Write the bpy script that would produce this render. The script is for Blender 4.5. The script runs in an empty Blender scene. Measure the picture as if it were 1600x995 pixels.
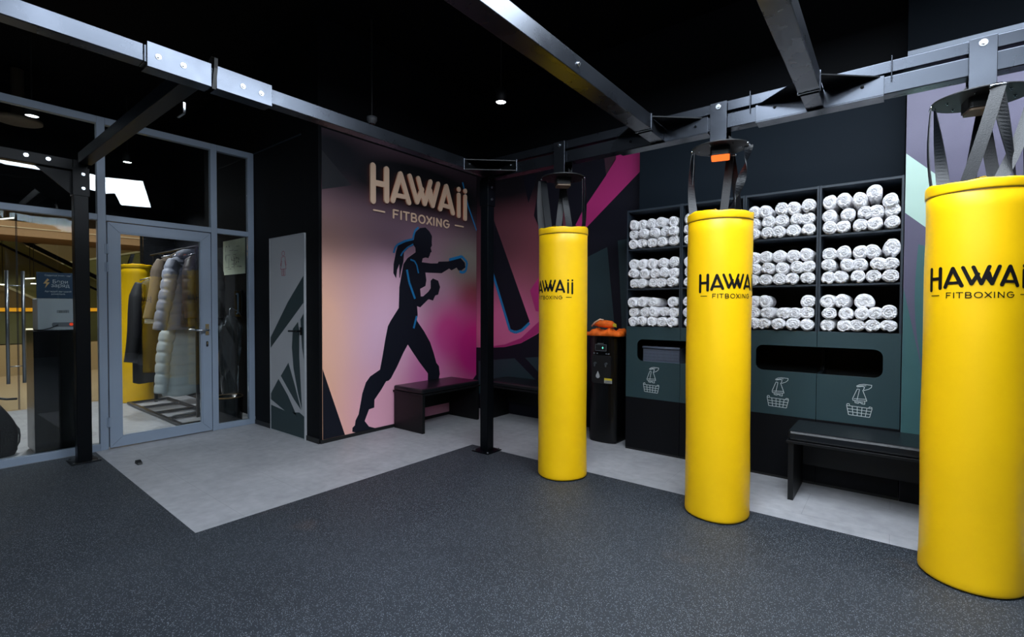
import bpy, bmesh, math, random
from math import sin, cos, pi, radians
from mathutils import Vector, Matrix
random.seed(7)
S = bpy.context.scene
C = S.collection
# ------------------------------------------------------------------ camera
cam_d = bpy.data.cameras.new('camera'); cam = bpy.data.objects.new('camera', cam_d); C.objects.link(cam)
S.camera = cam
cam_d.sensor_width = 36.0; cam_d.lens = 758.8 / 1600 * 36.0; cam_d.clip_start = 0.05; cam_d.clip_end = 200
yaw, pit, rol = radians(128.177), radians(-1.192), radians(0.207)
fw = Vector((cos(yaw) * cos(pit), sin(yaw) * cos(pit), sin(pit)))
rt = fw.cross(Vector((0, 0, 1))).normalized(); up = rt.cross(fw)
rt2 = cos(rol) * rt + sin(rol) * up; up2 = -sin(rol) * rt + cos(rol) * up
M = Matrix((rt2, up2, -fw)).transposed().to_4x4(); M.translation = Vector((0, 0, 1.35))
cam.matrix_world = M
# ------------------------------------------------------------------ world, exposure
w = bpy.data.worlds.new('world'); S.world = w; w.use_nodes = True
w.node_tree.nodes['Background'].inputs[0].default_value = (0.55, 0.7, 1.0, 1)
w.node_tree.nodes['Background'].inputs[1].default_value = 0.004
S.view_settings.view_transform = 'Standard'; S.view_settings.look = 'None'
S.view_settings.gamma = 1.0; S.view_settings.use_curve_mapping = False
S.view_settings.exposure = 0.0
LAMP_E = 25.0          # brightness of the big ceiling lamp diffusers
FILL_E = 29.0
MALL_E = 110.0
# ------------------------------------------------------------------ materials
def lin(c):
    return tuple(((v / 255) / 12.92 if v / 255 <= 0.04045 else ((v / 255 + 0.055) / 1.055) ** 2.4) for v in c)
MATS = {}
def mat(name, rgb, rough=0.5, metal=0.0, spec=0.5, noise=0.0, nscale=20.0, bump=0.0, bscale=60.0, coat=0.0, emit=0.0, sheen=0.0, stretch=None, rvar=0.0):
    if name in MATS: return MATS[name]
    m = bpy.data.materials.new(name); m.use_nodes = True
    nt = m.node_tree; b = nt.nodes['Principled BSDF']
    c = lin(rgb)
    b.inputs['Base Color'].default_value = (*c, 1); b.inputs['Roughness'].default_value = rough
    b.inputs['Metallic'].default_value = metal; b.inputs['Specular IOR Level'].default_value = spec
    b.inputs['Coat Weight'].default_value = coat
    if sheen: b.inputs['Sheen Weight'].default_value = sheen
    if emit:
        b.inputs['Emission Color'].default_value = (*c, 1); b.inputs['Emission Strength'].default_value = emit
    if noise or bump or rvar:
        tc = nt.nodes.new('ShaderNodeTexCoord'); src = tc.outputs['Object']
        if stretch:
            mp = nt.nodes.new('ShaderNodeMapping'); mp.inputs['Scale'].default_value = stretch
            nt.links.new(src, mp.inputs[0]); src = mp.outputs[0]
        n = nt.nodes.new('ShaderNodeTexNoise'); n.inputs['Scale'].default_value = nscale; n.inputs['Detail'].default_value = 5
        nt.links.new(src, n.inputs['Vector'])
        if noise:
            mr = nt.nodes.new('ShaderNodeMapRange'); mr.inputs[1].default_value = 0.3; mr.inputs[2].default_value = 0.7
            mr.inputs[3].default_value = 1 - noise; mr.inputs[4].default_value = 1 + noise
            nt.links.new(n.outputs[0], mr.inputs[0])
            mx = nt.nodes.new('ShaderNodeVectorMath'); mx.operation = 'SCALE'; mx.inputs[0].default_value = c
            nt.links.new(mr.outputs[0], mx.inputs['Scale']); nt.links.new(mx.outputs[0], b.inputs['Base Color'])
        if rvar:
            mr2 = nt.nodes.new('ShaderNodeMapRange'); mr2.inputs[1].default_value = 0.35; mr2.inputs[2].default_value = 0.65
            mr2.inputs[3].default_value = max(0.03, rough - rvar); mr2.inputs[4].default_value = rough + rvar
            nt.links.new(n.outputs[0], mr2.inputs[0]); nt.links.new(mr2.outputs[0], b.inputs['Roughness'])
        if bump:
            n2 = nt.nodes.new('ShaderNodeTexNoise'); n2.inputs['Scale'].default_value = bscale; n2.inputs['Detail'].default_value = 4
            nt.links.new(src, n2.inputs['Vector'])
            bp = nt.nodes.new('ShaderNodeBump'); bp.inputs['Strength'].default_value = bump; bp.inputs['Distance'].default_value = 0.01
            nt.links.new(n2.outputs[0], bp.inputs['Height']); nt.links.new(bp.outputs[0], b.inputs['Normal'])
    MATS[name] = m
    return m
def glass(name, tint=(0.93, 0.96, 0.96), rough=0.0, ior=1.52):
    m = bpy.data.materials.new(name); m.use_nodes = True; nt = m.node_tree; nt.nodes.clear()
    o = nt.nodes.new('ShaderNodeOutputMaterial'); mx = nt.nodes.new('ShaderNodeMixShader')
    t = nt.nodes.new('ShaderNodeBsdfTransparent'); t.inputs[0].default_value = (*tint, 1)
    g = nt.nodes.new('ShaderNodeBsdfGlossy'); g.inputs['Roughness'].default_value = rough; g.inputs[0].default_value = (1, 1, 1, 1)
    f = nt.nodes.new('ShaderNodeFresnel'); f.inputs[0].default_value = ior
    nt.links.new(f.outputs[0], mx.inputs[0]); nt.links.new(t.outputs[0], mx.inputs[1]); nt.links.new(g.outputs[0], mx.inputs[2])
    nt.links.new(mx.outputs[0], o.inputs[0])
    return m
def emis(name, rgb, s):
    m = bpy.data.materials.new(name); m.use_nodes = True; nt = m.node_tree; nt.nodes.clear()
    o = nt.nodes.new('ShaderNodeOutputMaterial'); e = nt.nodes.new('ShaderNodeEmission')
    e.inputs[0].default_value = (*lin(rgb), 1); e.inputs[1].default_value = s
    nt.links.new(e.outputs[0], o.inputs[0]); return m

black_wall = mat('black_wall', (9, 11, 15), 0.65, noise=0.1, nscale=3, spec=.12)
black_ceiling = mat('black_ceiling', (4, 5, 7), 0.9, spec=.1)
steel = mat('steel', (60, 64, 71), 0.28, metal=0.9, rvar=0.03, nscale=5, noise=0.05)
steel_plate = mat('steel_plate', (66, 70, 77), 0.25, metal=0.9, rvar=0.02, nscale=12, noise=0.03)
recess_shade = mat('recess_shade', (5, 6, 7), 0.4, spec=0.25)
dark_steel = mat('dark_steel', (5, 8, 12), 0.36, spec=0.14)
bolt_m = mat('bolt_metal', (190, 195, 200), 0.25, metal=1.0)
alum = mat('painted_frame', (136, 150, 168), 0.45, noise=0.03, nscale=5)
rubber_seal = mat('rubber_seal', (10, 11, 13), 0.6)
clear = glass('clear_glass')
clear_soft = glass('anti_glare_glass', (0.9, 0.93, 0.92), 0.0, 1.18)
yellow = mat('yellow_vinyl', (252, 200, 3), 0.42, noise=0.03, nscale=3, bump=0.12, bscale=5, spec=0.45)
yellow_bag_dark = mat('bag_seam', (60, 45, 5), 0.5)
ink = mat('black_ink', (8, 8, 10), 0.6, spec=.2)
strap_m = mat('black_webbing', (6, 9, 13), 0.42, bump=0.2, bscale=250, spec=.3)
black_gloss = mat('black_gloss', (6, 7, 9), 0.25, spec=.4)
black_matte = mat('black_matte', (13, 14, 16), 0.55)
bench_black = mat('bench_black', (9, 10, 12), 0.45, spec=.35)
leather = mat('black_leatherette', (13, 16, 20), 0.32, bump=0.1, bscale=40, noise=0.1)
towel_m = mat('white_terry', (246, 245, 248), 0.95, noise=0.04, nscale=60, bump=1.0, bscale=90, sheen=0.4)
cab_green = mat('cabinet_green', (30, 55, 60), 0.55, noise=0.06, nscale=2, bump=0.05, bscale=200)
cab_low = mat('cabinet_black', (9, 10, 14), 0.55, spec=.15)
cab_edge = mat('cabinet_edge', (32, 42, 52), 0.5)
cab_in = mat('cabinet_inside', (14, 17, 21), 0.7)
navy_panel = mat('navy_panel', (13, 22, 30), 0.7, spec=.12, noise=0.05, nscale=3)
white_line = mat('white_print', (190, 200, 200), 0.6)
orange_led = emis('orange_led', (255, 110, 45), 1.6)
tan_box = mat('tan_box', (120, 100, 80), 0.6)
lamp_diff = emis('lamp_diffuser', (230, 241, 253), LAMP_E)
fill_diff = emis('fill_lamp_diffuser', (230, 241, 253), FILL_E)
spot_e = emis('spot_diffuser', (240, 250, 255), 14)

def vinyl_floor():
    m = bpy.data.materials.new('grey_vinyl'); m.use_nodes = True; nt = m.node_tree; b = nt.nodes['Principled BSDF']
    tc = nt.nodes.new('ShaderNodeTexCoord')
    n = nt.nodes.new('ShaderNodeTexNoise'); n.inputs['Scale'].default_value = 2.2; n.inputs['Detail'].default_value = 8; n.inputs['Roughness'].default_value = 0.62
    nt.links.new(tc.outputs['Object'], n.inputs['Vector'])
    n2 = nt.nodes.new('ShaderNodeTexNoise'); n2.inputs['Scale'].default_value = 14; n2.inputs['Detail'].default_value = 6
    nt.links.new(tc.outputs['Object'], n2.inputs['Vector'])
    mx0 = nt.nodes.new('ShaderNodeMix'); mx0.inputs[0].default_value = 0.4
    nt.links.new(n.outputs[0], mx0.inputs[2]); nt.links.new(n2.outputs[0], mx0.inputs[3])
    r = nt.nodes.new('ShaderNodeValToRGB')
    r.color_ramp.elements[0].position = 0.35; r.color_ramp.elements[0].color = (*lin((146, 147, 151)), 1)
    r.color_ramp.elements[1].position = 0.65; r.color_ramp.elements[1].color = (*lin((172, 173, 177)), 1)
    nt.links.new(mx0.outputs[0], r.inputs[0])
    br = nt.nodes.new('ShaderNodeTexBrick'); br.offset = 0.5
    br.inputs['Color1'].default_value = (1, 1, 1, 1); br.inputs['Color2'].default_value = (0.96, 0.96, 0.96, 1); br.inputs['Mortar'].default_value = (0.72, 0.72, 0.72, 1)
    br.inputs['Scale'].default_value = 1; br.inputs['Mortar Size'].default_value = 0.0015; br.inputs['Brick Width'].default_value = 0.92; br.inputs['Row Height'].default_value = 0.46
    nt.links.new(tc.outputs['Object'], br.inputs['Vector'])
    mm = nt.nodes.new('ShaderNodeMix'); mm.data_type = 'RGBA'; mm.blend_type = 'MULTIPLY'; mm.inputs[0].default_value = 1
    nt.links.new(r.outputs[0], mm.inputs[6]); nt.links.new(br.outputs[0], mm.inputs[7])
    nt.links.new(mm.outputs[2], b.inputs['Base Color'])
    b.inputs['Roughness'].default_value = 0.48; b.inputs['Specular IOR Level'].default_value = 0.35
    return m
def rubber_floor():
    m = bpy.data.materials.new('flecked_rubber'); m.use_nodes = True; nt = m.node_tree; b = nt.nodes['Principled BSDF']
    tc = nt.nodes.new('ShaderNodeTexCoord')
    def fleck(scale, lo, hi, seed):
        mp = nt.nodes.new('ShaderNodeMapping'); mp.inputs['Location'].default_value = (seed, seed * 2.3, 0)
        nt.links.new(tc.outputs['Object'], mp.inputs[0])
        wn = nt.nodes.new('ShaderNodeTexNoise'); wn.inputs['Scale'].default_value = 60; nt.links.new(mp.outputs[0], wn.inputs['Vector'])
        v = nt.nodes.new('ShaderNodeTexVoronoi'); v.inputs['Scale'].default_value = scale; v.inputs['Randomness'].default_value = 1
        nt.links.new(mp.outputs[0], v.inputs['Vector'])
        mr = nt.nodes.new('ShaderNodeMapRange'); mr.inputs[1].default_value = lo; mr.inputs[2].default_value = hi; mr.inputs[3].default_value = 1; mr.inputs[4].default_value = 0
        nt.links.new(v.outputs['Distance'], mr.inputs[0])
        sp = nt.nodes.new('ShaderNodeSeparateColor'); nt.links.new(v.outputs['Color'], sp.inputs[0])
        gt = nt.nodes.new('ShaderNodeMath'); gt.operation = 'GREATER_THAN'; gt.inputs[1].default_value = 0.35; nt.links.new(sp.outputs[0], gt.inputs[0])
        mu = nt.nodes.new('ShaderNodeMath'); mu.operation = 'MULTIPLY'; nt.links.new(mr.outputs[0], mu.inputs[0]); nt.links.new(gt.outputs[0], mu.inputs[1])
        return mu.outputs[0]
    f1 = fleck(150, 0.16, 0.36, 0); f2 = fleck(85, 0.10, 0.24, 7)
    ad = nt.nodes.new('ShaderNodeMath'); ad.operation = 'MAXIMUM'; nt.links.new(f1, ad.inputs[0]); nt.links.new(f2, ad.inputs[1])
    n = nt.nodes.new('ShaderNodeTexNoise'); n.inputs['Scale'].default_value = 1.1; n.inputs['Detail'].default_value = 6
    nt.links.new(tc.outputs['Object'], n.inputs['Vector'])
    r = nt.nodes.new('ShaderNodeValToRGB')
    r.color_ramp.elements[0].position = 0.3; r.color_ramp.elements[0].color = (*lin((31, 36, 42)), 1)
    r.color_ramp.elements[1].position = 0.7; r.color_ramp.elements[1].color = (*lin((40, 46, 53)), 1)
    nt.links.new(n.outputs[0], r.inputs[0])
    # rusty scuffs
    n3 = nt.nodes.new('ShaderNodeTexNoise'); n3.inputs['Scale'].default_value = 1.6; n3.inputs['Detail'].default_value = 3
    mp3 = nt.nodes.new('ShaderNodeMapping'); mp3.inputs['Location'].default_value = (3.1, 8.2, 0); nt.links.new(tc.outputs['Object'], mp3.inputs[0]); nt.links.new(mp3.outputs[0], n3.inputs['Vector'])
    mr3 = nt.nodes.new('ShaderNodeMapRange'); mr3.inputs[1].default_value = 0.66; mr3.inputs[2].default_value = 0.8; mr3.inputs[3].default_value = 0; mr3.inputs[4].default_value = 0.35
    nt.links.new(n3.outputs[0], mr3.inputs[0])
    ms = nt.nodes.new('ShaderNodeMix'); ms.data_type = 'RGBA'; ms.inputs[7].default_value = (*lin((92, 76, 66)), 1)
    nt.links.new(mr3.outputs[0], ms.inputs[0]); nt.links.new(r.outputs[0], ms.inputs[6])
    mm = nt.nodes.new('ShaderNodeMix'); mm.data_type = 'RGBA'; mm.inputs[7].default_value = (*lin((165, 172, 182)), 1)
    sc = nt.nodes.new('ShaderNodeMath'); sc.operation = 'MULTIPLY'; sc.inputs[1].default_value = 0.5; nt.links.new(ad.outputs[0], sc.inputs[0])
    nt.links.new(sc.outputs[0], mm.inputs[0]); nt.links.new(ms.outputs[2], mm.inputs[6])
    nt.links.new(mm.outputs[2], b.inputs['Base Color'])
    b.inputs['Roughness'].default_value = 0.62; b.inputs['Specular IOR Level'].default_value = 0.4
    nb = nt.nodes.new('ShaderNodeTexNoise'); nb.inputs['Scale'].default_value = 220; nt.links.new(tc.outputs['Object'], nb.inputs['Vector'])
    bp = nt.nodes.new('ShaderNodeBump'); bp.inputs['Strength'].default_value = 0.35; bp.inputs['Distance'].default_value = 0.003
    nt.links.new(nb.outputs[0], bp.inputs['Height']); nt.links.new(bp.outputs[0], b.inputs['Normal'])
    return m
def blob_print(name, base, blobs, ax=(1, 2), rough=0.5):
    """A printed sheet whose colours run into each other: base colour plus soft colour fields (u, v, su, sv, rgb, strength)."""
    m = bpy.data.materials.new(name); m.use_nodes = True; nt = m.node_tree; b = nt.nodes['Principled BSDF']
    tc = nt.nodes.new('ShaderNodeTexCoord'); sp = nt.nodes.new('ShaderNodeSeparateXYZ'); nt.links.new(tc.outputs['Object'], sp.inputs[0])
    def math(op, a, bb=None):
        n = nt.nodes.new('ShaderNodeMath'); n.operation = op
        for i, v in enumerate((a, bb)):
            if v is None: continue
            if isinstance(v, (int, float)): n.inputs[i].default_value = v
            else: nt.links.new(v, n.inputs[i])
        return n.outputs[0]
    prev = nt.nodes.new('ShaderNodeRGB'); prev.outputs[0].default_value = (*lin(base), 1); prev = prev.outputs[0]
    for (u, v, su, sv, rgb, st) in blobs:
        du = math('DIVIDE', math('SUBTRACT', sp.outputs[ax[0]], u), su); dv = math('DIVIDE', math('SUBTRACT', sp.outputs[ax[1]], v), sv)
        e = math('EXPONENT', math('MULTIPLY', math('ADD', math('MULTIPLY', du, du), math('MULTIPLY', dv, dv)), -1.0))
        f = math('MINIMUM', math('MULTIPLY', e, st), 1.0)
        mx = nt.nodes.new('ShaderNodeMix'); mx.data_type = 'RGBA'; mx.inputs[7].default_value = (*lin(rgb), 1)
        nt.links.new(f, mx.inputs[0]); nt.links.new(prev, mx.inputs[6]); prev = mx.outputs[2]
    nt.links.new(prev, b.inputs['Base Color'])
    b.inputs['Roughness'].default_value = rough; b.inputs['Specular IOR Level'].default_value = 0.3
    w_ = nt.nodes.new('ShaderNodeTexNoise'); w_.inputs['Scale'].default_value = 300; nt.links.new(tc.outputs['Object'], w_.inputs['Vector'])
    bp = nt.nodes.new('ShaderNodeBump'); bp.inputs['Strength'].default_value = 0.15; bp.inputs['Distance'].default_value = 0.001
    nt.links.new(w_.outputs[0], bp.inputs['Height']); nt.links.new(bp.outputs[0], b.inputs['Normal'])
    return m

# ------------------------------------------------------------------ mesh builder
class MB:
    def __init__(s): s.v = []; s.f = []; s.mi = []; s.sm = []; s.mats = []
    def _m(s, m):
        if m is None: return 0
        if m not in s.mats: s.mats.append(m)
        return s.mats.index(m)
    def add(s, vs, fs, m=None, smooth=False):
        o = len(s.v); s.v += [tuple(v) for v in vs]; k = s._m(m)
        for f in fs: s.f.append(tuple(i + o for i in f)); s.mi.append(k); s.sm.append(smooth)
        return s
    def box(s, x0, x1, y0, y1, z0, z1, m=None, rot=None):
        vs = [(x, y, z) for x in (x0, x1) for y in (y0, y1) for z in (z0, z1)]
        if rot is not None: vs = [rot @ Vector(v) for v in vs]
        return s.add(vs, [(0, 1, 3, 2), (4, 6, 7, 5), (0, 4, 5, 1), (2, 3, 7, 6), (0, 2, 6, 4), (1, 5, 7, 3)], m)
    def prism(s, poly, axis, a, b, m=None, smooth=False):
        """poly of 2D points in the other two axes (in order), extruded a..b along axis."""
        def P(p, t):
            q = list(p); q.insert(axis, t); return tuple(q)
        n = len(poly)
        # triangulate via tessellation
        from mathutils.geometry import tessellate_polygon
        tris = tessellate_polygon([[Vector((p[0], p[1], 0)) for p in poly]])
        vs = [P(p, a) for p in poly] + [P(p, b) for p in poly]
        fs = [tuple(t) for t in tris] + [tuple(i + n for i in reversed(t)) for t in tris]
        fs += [(i, (i + 1) % n, (i + 1) % n + n, i + n) for i in range(n)]
        return s.add(vs, fs, m, smooth)
    def cyl(s, p0, p1, r0, r1=None, n=16, m=None, cap=True, smooth=True):
        p0 = Vector(p0); p1 = Vector(p1); r1 = r0 if r1 is None else r1
        d = (p1 - p0).normalized(); a = d.orthogonal().normalized(); b = d.cross(a)
        vs = [p0 + r0 * (cos(2 * pi * i / n) * a + sin(2 * pi * i / n) * b) for i in range(n)] + [p1 + r1 * (cos(2 * pi * i / n) * a + sin(2 * pi * i / n) * b) for i in range(n)]
        s.add(vs, [(i, (i + 1) % n, (i + 1) % n + n, i + n) for i in range(n)], m, smooth)
        if cap: s.add(vs, [tuple(reversed(range(n))), tuple(range(n, 2 * n))], m)
        return s
    def tube(s, pts, r, n=8, m=None, closed=False):
        pts = [Vector(p) for p in pts]; N = len(pts); rr = r if isinstance(r, (list, tuple)) else [r] * N
        rings = []; a = None
        for i, p in enumerate(pts):
            d = (pts[min(i + 1, N - 1)] - pts[max(i - 1, 0)]).normalized()
            a = d.orthogonal().normalized() if a is None else (a - a.dot(d) * d).normalized()
            b = d.cross(a); rings += [p + rr[i] * (cos(2 * pi * k / n) * a + sin(2 * pi * k / n) * b) for k in range(n)]
        fs = [(i * n + k, i * n + (k + 1) % n, (i + 1) * n + (k + 1) % n, (i + 1) * n + k) for i in range(N - 1) for k in range(n)]
        fs += [tuple(reversed(range(n))), tuple(range((N - 1) * n, N * n))]
        return s.add(rings, fs, m, True)
    def lathe(s, prof, c=(0, 0, 0), n=48, m=None, fn=None, capb=True, capt=True):
        vs = []
        for (r, z) in prof:
            for i in range(n):
                a = 2 * pi * i / n; rr, zz = (r, z) if fn is None else fn(r, z, a)
                vs.append((c[0] + rr * cos(a), c[1] + rr * sin(a), c[2] + zz))
        P = len(prof)
        fs = [(j * n + i, j * n + (i + 1) % n, (j + 1) * n + (i + 1) % n, (j + 1) * n + i) for j in range(P - 1) for i in range(n)]
        if capb: fs.append(tuple(reversed(range(n))))
        if capt: fs.append(tuple(range((P - 1) * n, P * n)))
        return s.add(vs, fs, m, True)
    def build(s, name, m=None, parent=None, bevel=0.0, seg=2, loc=None):
        me = bpy.data.meshes.new(name); me.from_pydata(s.v, [], s.f)
        mats = s.mats if s.mats else [m]
        for q in mats: me.materials.append(q if q else m)
        me.polygons.foreach_set('material_index', s.mi); me.polygons.foreach_set('use_smooth', s.sm)
        me.update()
        bm = bmesh.new(); bm.from_mesh(me); bmesh.ops.recalc_face_normals(bm, faces=bm.faces); bm.to_mesh(me); bm.free()
        o = bpy.data.objects.new(name, me); C.objects.link(o)
        if parent: o.parent = parent
        if loc: o.location = loc
        if bevel:
            b = o.modifiers.new('bevel', 'BEVEL'); b.width = bevel; b.segments = seg; b.limit_method = 'ANGLE'; b.angle_limit = radians(40)
        return o
def tag(o, label=None, cat=None, group=None, kind=None):
    if label: o['label'] = label
    if cat: o['category'] = cat
    if group: o['group'] = group
    if kind: o['kind'] = kind
    return o
def empty(name, loc, label, cat, group=None, rz=0.0, kind='thing'):
    o = bpy.data.objects.new(name, None); C.objects.link(o); o.location = loc; o.rotation_euler.z = rz; o.empty_display_size = 0.1
    return tag(o, label, cat, group, kind)
def struct(name, mb, m=None, label=None, bevel=0.0, parent=None):
    o = mb.build(name, m, parent, bevel)
    if parent is None:
        o['kind'] = 'structure'
        if label: o['label'] = label
    return o
def rrect(x0, x1, y0, y1, r, n=6):
    pts = []
    for cx, cy, a0 in ((x1 - r, y1 - r, 0), (x0 + r, y1 - r, 90), (x0 + r, y0 + r, 180), (x1 - r, y0 + r, 270)):
        for k in range(n + 1):
            a = radians(a0 + 90 * k / n); pts.append((cx + r * cos(a), cy + r * sin(a)))
    return pts

# ================================================================== LAMPS (big, off frame above)
def added_lamp(name, pts, wdt, z, label, m):
    root = empty(name, (pts[0][0], pts[0][1], z), label, 'ceiling light')
    o = Vector((pts[0][0], pts[0][1]))
    L = []; R = []
    P = [Vector(p) - o for p in pts]
    for i, p in enumerate(P):
        d = (P[min(i + 1, len(P) - 1)] - P[max(i - 1, 0)]).normalized(); n = Vector((-d.y, d.x)) * wdt / 2
        L.append(p + n); R.append(p - n)
    poly = [tuple(q) for q in L] + [tuple(q) for q in reversed(R)]
    MB().prism(poly, 2, 0.0, 0.012).build('diffuser', m, root)
    L2 = [p + (p - P[i]).normalized() * 0.02 for i, p in enumerate(L)]; R2 = [p + (p - P[i]).normalized() * 0.02 for i, p in enumerate(R)]
    poly = [tuple(q) for q in L2] + [tuple(q) for q in reversed(R2)]
    MB().prism(poly, 2, 0.014, 0.07).build('housing', black_matte, root)
    for p in (P[0], P[-1]):
        MB().cyl((p.x, p.y, 0.07), (p.x, p.y, 4.2 - z), 0.004, n=6).build('cable', black_matte, root)
    return root
LP = [(.9, .35), (-1.3, .55), (-1.3, 1.2), (-.75, 2.3), (-.97, 2.82), (1.64, 3.65), (1.84, 3.15), (.56, 2.76), (.75, 2.62), (-.6, 1.06), (-.55, .95), (.9, .75)]
lampr = empty('ceiling_light', (0, 2.0, 3.62), 'wide bent luminous ceiling light over the boxing frame', 'ceiling light')
MB().prism([(x, y - 2.0) for x, y in LP], 2, 0.0, 0.012).build('diffuser', lamp_diff, lampr)
MB().prism([(x, y - 2.0) for x, y in LP], 2, 0.014, 0.07).build('housing', black_matte, lampr)
for x, y in ((-1.0, 1.0), (-.7, 2.7), (1.6, 3.4), (.8, .5)): MB().cyl((x, y - 2.0, .07), (x, y - 2.0, .579), .004, n=6).build('cable', black_matte, lampr)
added_lamp('ceiling_light', [(-2.6, -2.2), (-1.0, -0.9), (0.6, -0.9), (2.0, -2.2)], 0.42, 3.62, 'added unseen bent ceiling light behind the photographer', fill_diff)  # added unseen lamp, put in to brighten the mat near the camera

# ================================================================== STRUCTURE
struct('floor', MB().box(-8.95, 6, -6, 5.0, -0.1, 0), vinyl_floor(), 'light grey vinyl floor')
mat_o = MB().prism([(-3.25, 3.51), (6, 3.51), (6, -6), (-5.79, -6), (-5.79, 1.135), (-3.25, 1.09)], 2, 0.001, 0.006).build('rubber_mat', rubber_floor())
tag(mat_o, 'dark speckled rubber floor covering of the training area', 'floor mat', kind='thing')
struct('ceiling', MB().box(-9.1, 6, -6, 5.0, 4.2, 4.3), black_ceiling, 'black ceiling')
struct('wall_back', MB().box(-4.45, 6, 4.88, 5.0, 0, 4.2), black_wall, 'black wall behind the towel cabinets')
struct('wall_side', MB().box(-4.75, -4.45, 2.585, 5.0, 0, 4.2), black_wall, 'black wall under the boxer mural')
struct('wall_restroom', MB().box(-5.83, -4.751, 2.585, 2.75, 0, 4.2), black_wall, 'black wall with the restroom door')
struct('wall_lobby', MB().box(-9.1, -5.831, 2.75, 2.9, 0, 4.2), black_wall, 'black lobby wall behind the glass')
struct('wall_entrance', MB().box(-9.1, -8.95, 2.34, 2.749, 0, 4.2).box(-9.1, -8.95, -6, 2.34, 2.67, 4.2), black_wall, 'black wall around the mall entrance')
struct('wall_far', MB().box(6, 6.1, -6, 5, 0, 4.2), black_wall, 'black wall of the hall')
struct('wall_rear', MB().box(-9.1, 6, -6.1, -6, 0, 4.2), black_wall, 'black wall of the hall')
struct('trim_1', MB().box(-5.82, -4.77, 2.575, 2.584, 3.105, 3.118), cab_edge, 'thin metal strip on the black wall')
struct('baseboard_restroom', MB().box(-5.82, -5.43, 2.575, 2.584, 0, 0.05).box(-4.69, -4.452, 2.575, 2.584, 0, 0.05), black_matte)
struct('baseboard_side', MB().box(-4.449, -4.435, 2.59, 4.87, 0, 0.035), black_matte)
struct('wall_panel_1', MB().box(-2.03, 0.044, 4.65, 4.879, 2.292, 3.13), navy_panel, 'navy panel above the towel cabinets')
struct('wall_panel_2', MB().box(0.048, 5.99, 4.37, 4.879, 0, 3.10), black_wall, 'boxed out wall carrying the purple mural')
struct('wall_panel_3', MB().box(0.048, 5.99, 4.45, 4.879, 3.135, 4.19), mat('slate_wall', (4, 8, 13), 0.85, spec=.08), 'dark slate wall above the purple mural')
struct('trim_2', MB().box(0.048, 5.99, 4.352, 4.879, 3.101, 3.133), mat('trim_grey', (95, 105, 120), 0.5), 'grey strip above the purple mural')

# ------------------------------------------------------------------ glass wall
XG = -5.83
Z0, ZT, ZTR0, ZTR1 = 0.0, 3.12, 2.160, 2.215
mull = [(1.178, 1.240), (2.135, 2.195), (2.522, 2.583)]
fr = MB()
for a, b in mull: fr.box(XG - 0.06, XG, a, b, 0, ZT)
fr.box(XG - 0.06, XG, -5.99, 1.178, 0, 0.065).box(XG - 0.06, XG, 2.195, 2.522, 0, 0.06)
for a, b in ((-5.99, 1.178), (1.24, 2.135), (2.195, 2.522)):
    fr.box(XG - 0.06, XG, a, b, ZTR0, ZTR1).box(XG - 0.06, XG, a, b, 3.055, ZT)
fr.box(XG - 0.06, XG, -1.4, -1.34, 0, ZT)
struct('window_frame_1', fr, alum, 'grey frame of the glazed partition', bevel=0.003)
def pane(name, y0, y1, z0, z1, lab):
    root = struct(name, MB().box(XG - 0.036, XG - 0.028, y0, y1, z0, z1), clear, lab)
    return root
pane('window_1', -1.339, 1.177, 0.066, ZTR0 - .001, 'large fixed pane beside the glass door')
pane('window_2', 2.196, 2.521, 0.061, ZTR0 - .001, 'narrow fixed pane between the door and the black wall')
pane('window_3', -1.339, 1.177, ZTR1 + .001, 3.054, 'upper pane over the large fixed pane')
pane('window_4', 1.241, 2.134, ZTR1 + .001, 3.054, 'upper pane over the glass door')
pane('window_5', 2.196, 2.521, ZTR1 + .001, 3.054, 'narrow upper pane')
pane('window_6', -5.98, -1.401, 0.066, ZTR0 - .001, 'far fixed pane')
pane('window_7', -5.98, -1.401, ZTR1 + .001, 3.054, 'far upper pane')
# door_1 : aluminium framed glass door
dy0, dy1, dz0, dz1 = 1.248, 2.127, 0.012, 2.150
dr = bpy.data.objects.new('door_1', None); C.objects.link(dr); dr['kind'] = 'structure'; dr['label'] = 'grey framed glass door'
X0, X1 = XG - 0.05, XG + 0.006
W = 0.088
def mitre(y0, y1, z0, z1, wd, m):
    mb = MB()
    o = [(y0, z0), (y1, z0), (y1, z1), (y0, z1)]; i = [(y0 + wd, z0 + wd), (y1 - wd, z0 + wd), (y1 - wd, z1 - wd), (y0 + wd, z1 - wd)]
    g = 0.0008
    for k in range(4):
        j = (k + 1) % 4; d = Vector((o[j][0] - o[k][0], o[j][1] - o[k][1])).normalized() * g
        mb.prism([(o[k][0] + d.x, o[k][1] + d.y), (o[j][0] - d.x, o[j][1] - d.y), (i[j][0] - d.x, i[j][1] - d.y), (i[k][0] + d.x, i[k][1] + d.y)], 0, X0, X1, m)
    return mb
mitre(dy0, dy1, dz0, dz1, W, alum).build('door_frame', alum, dr, bevel=0.002)
sl = MB()
for a, b, c, d in ((dy0 + W, dy1 - W, dz0 + W, dz0 + W + .012), (dy0 + W, dy1 - W, dz1 - W - .012, dz1 - W), (dy0 + W, dy0 + W + .012, dz0 + W + .012, dz1 - W - .012), (dy1 - W - .012, dy1 - W, dz0 + W + .012, dz1 - W - .012)):
    sl.box(X0 + .01, X1 - .006, a, b, c, d)
sl.build('glazing_bead', alum, dr)
MB().box(XG - .030, XG - .022, dy0 + W + .011, dy1 - W - .011, dz0 + W + .011, dz1 - W - .011).build('door_pane', clear, dr)
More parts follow.
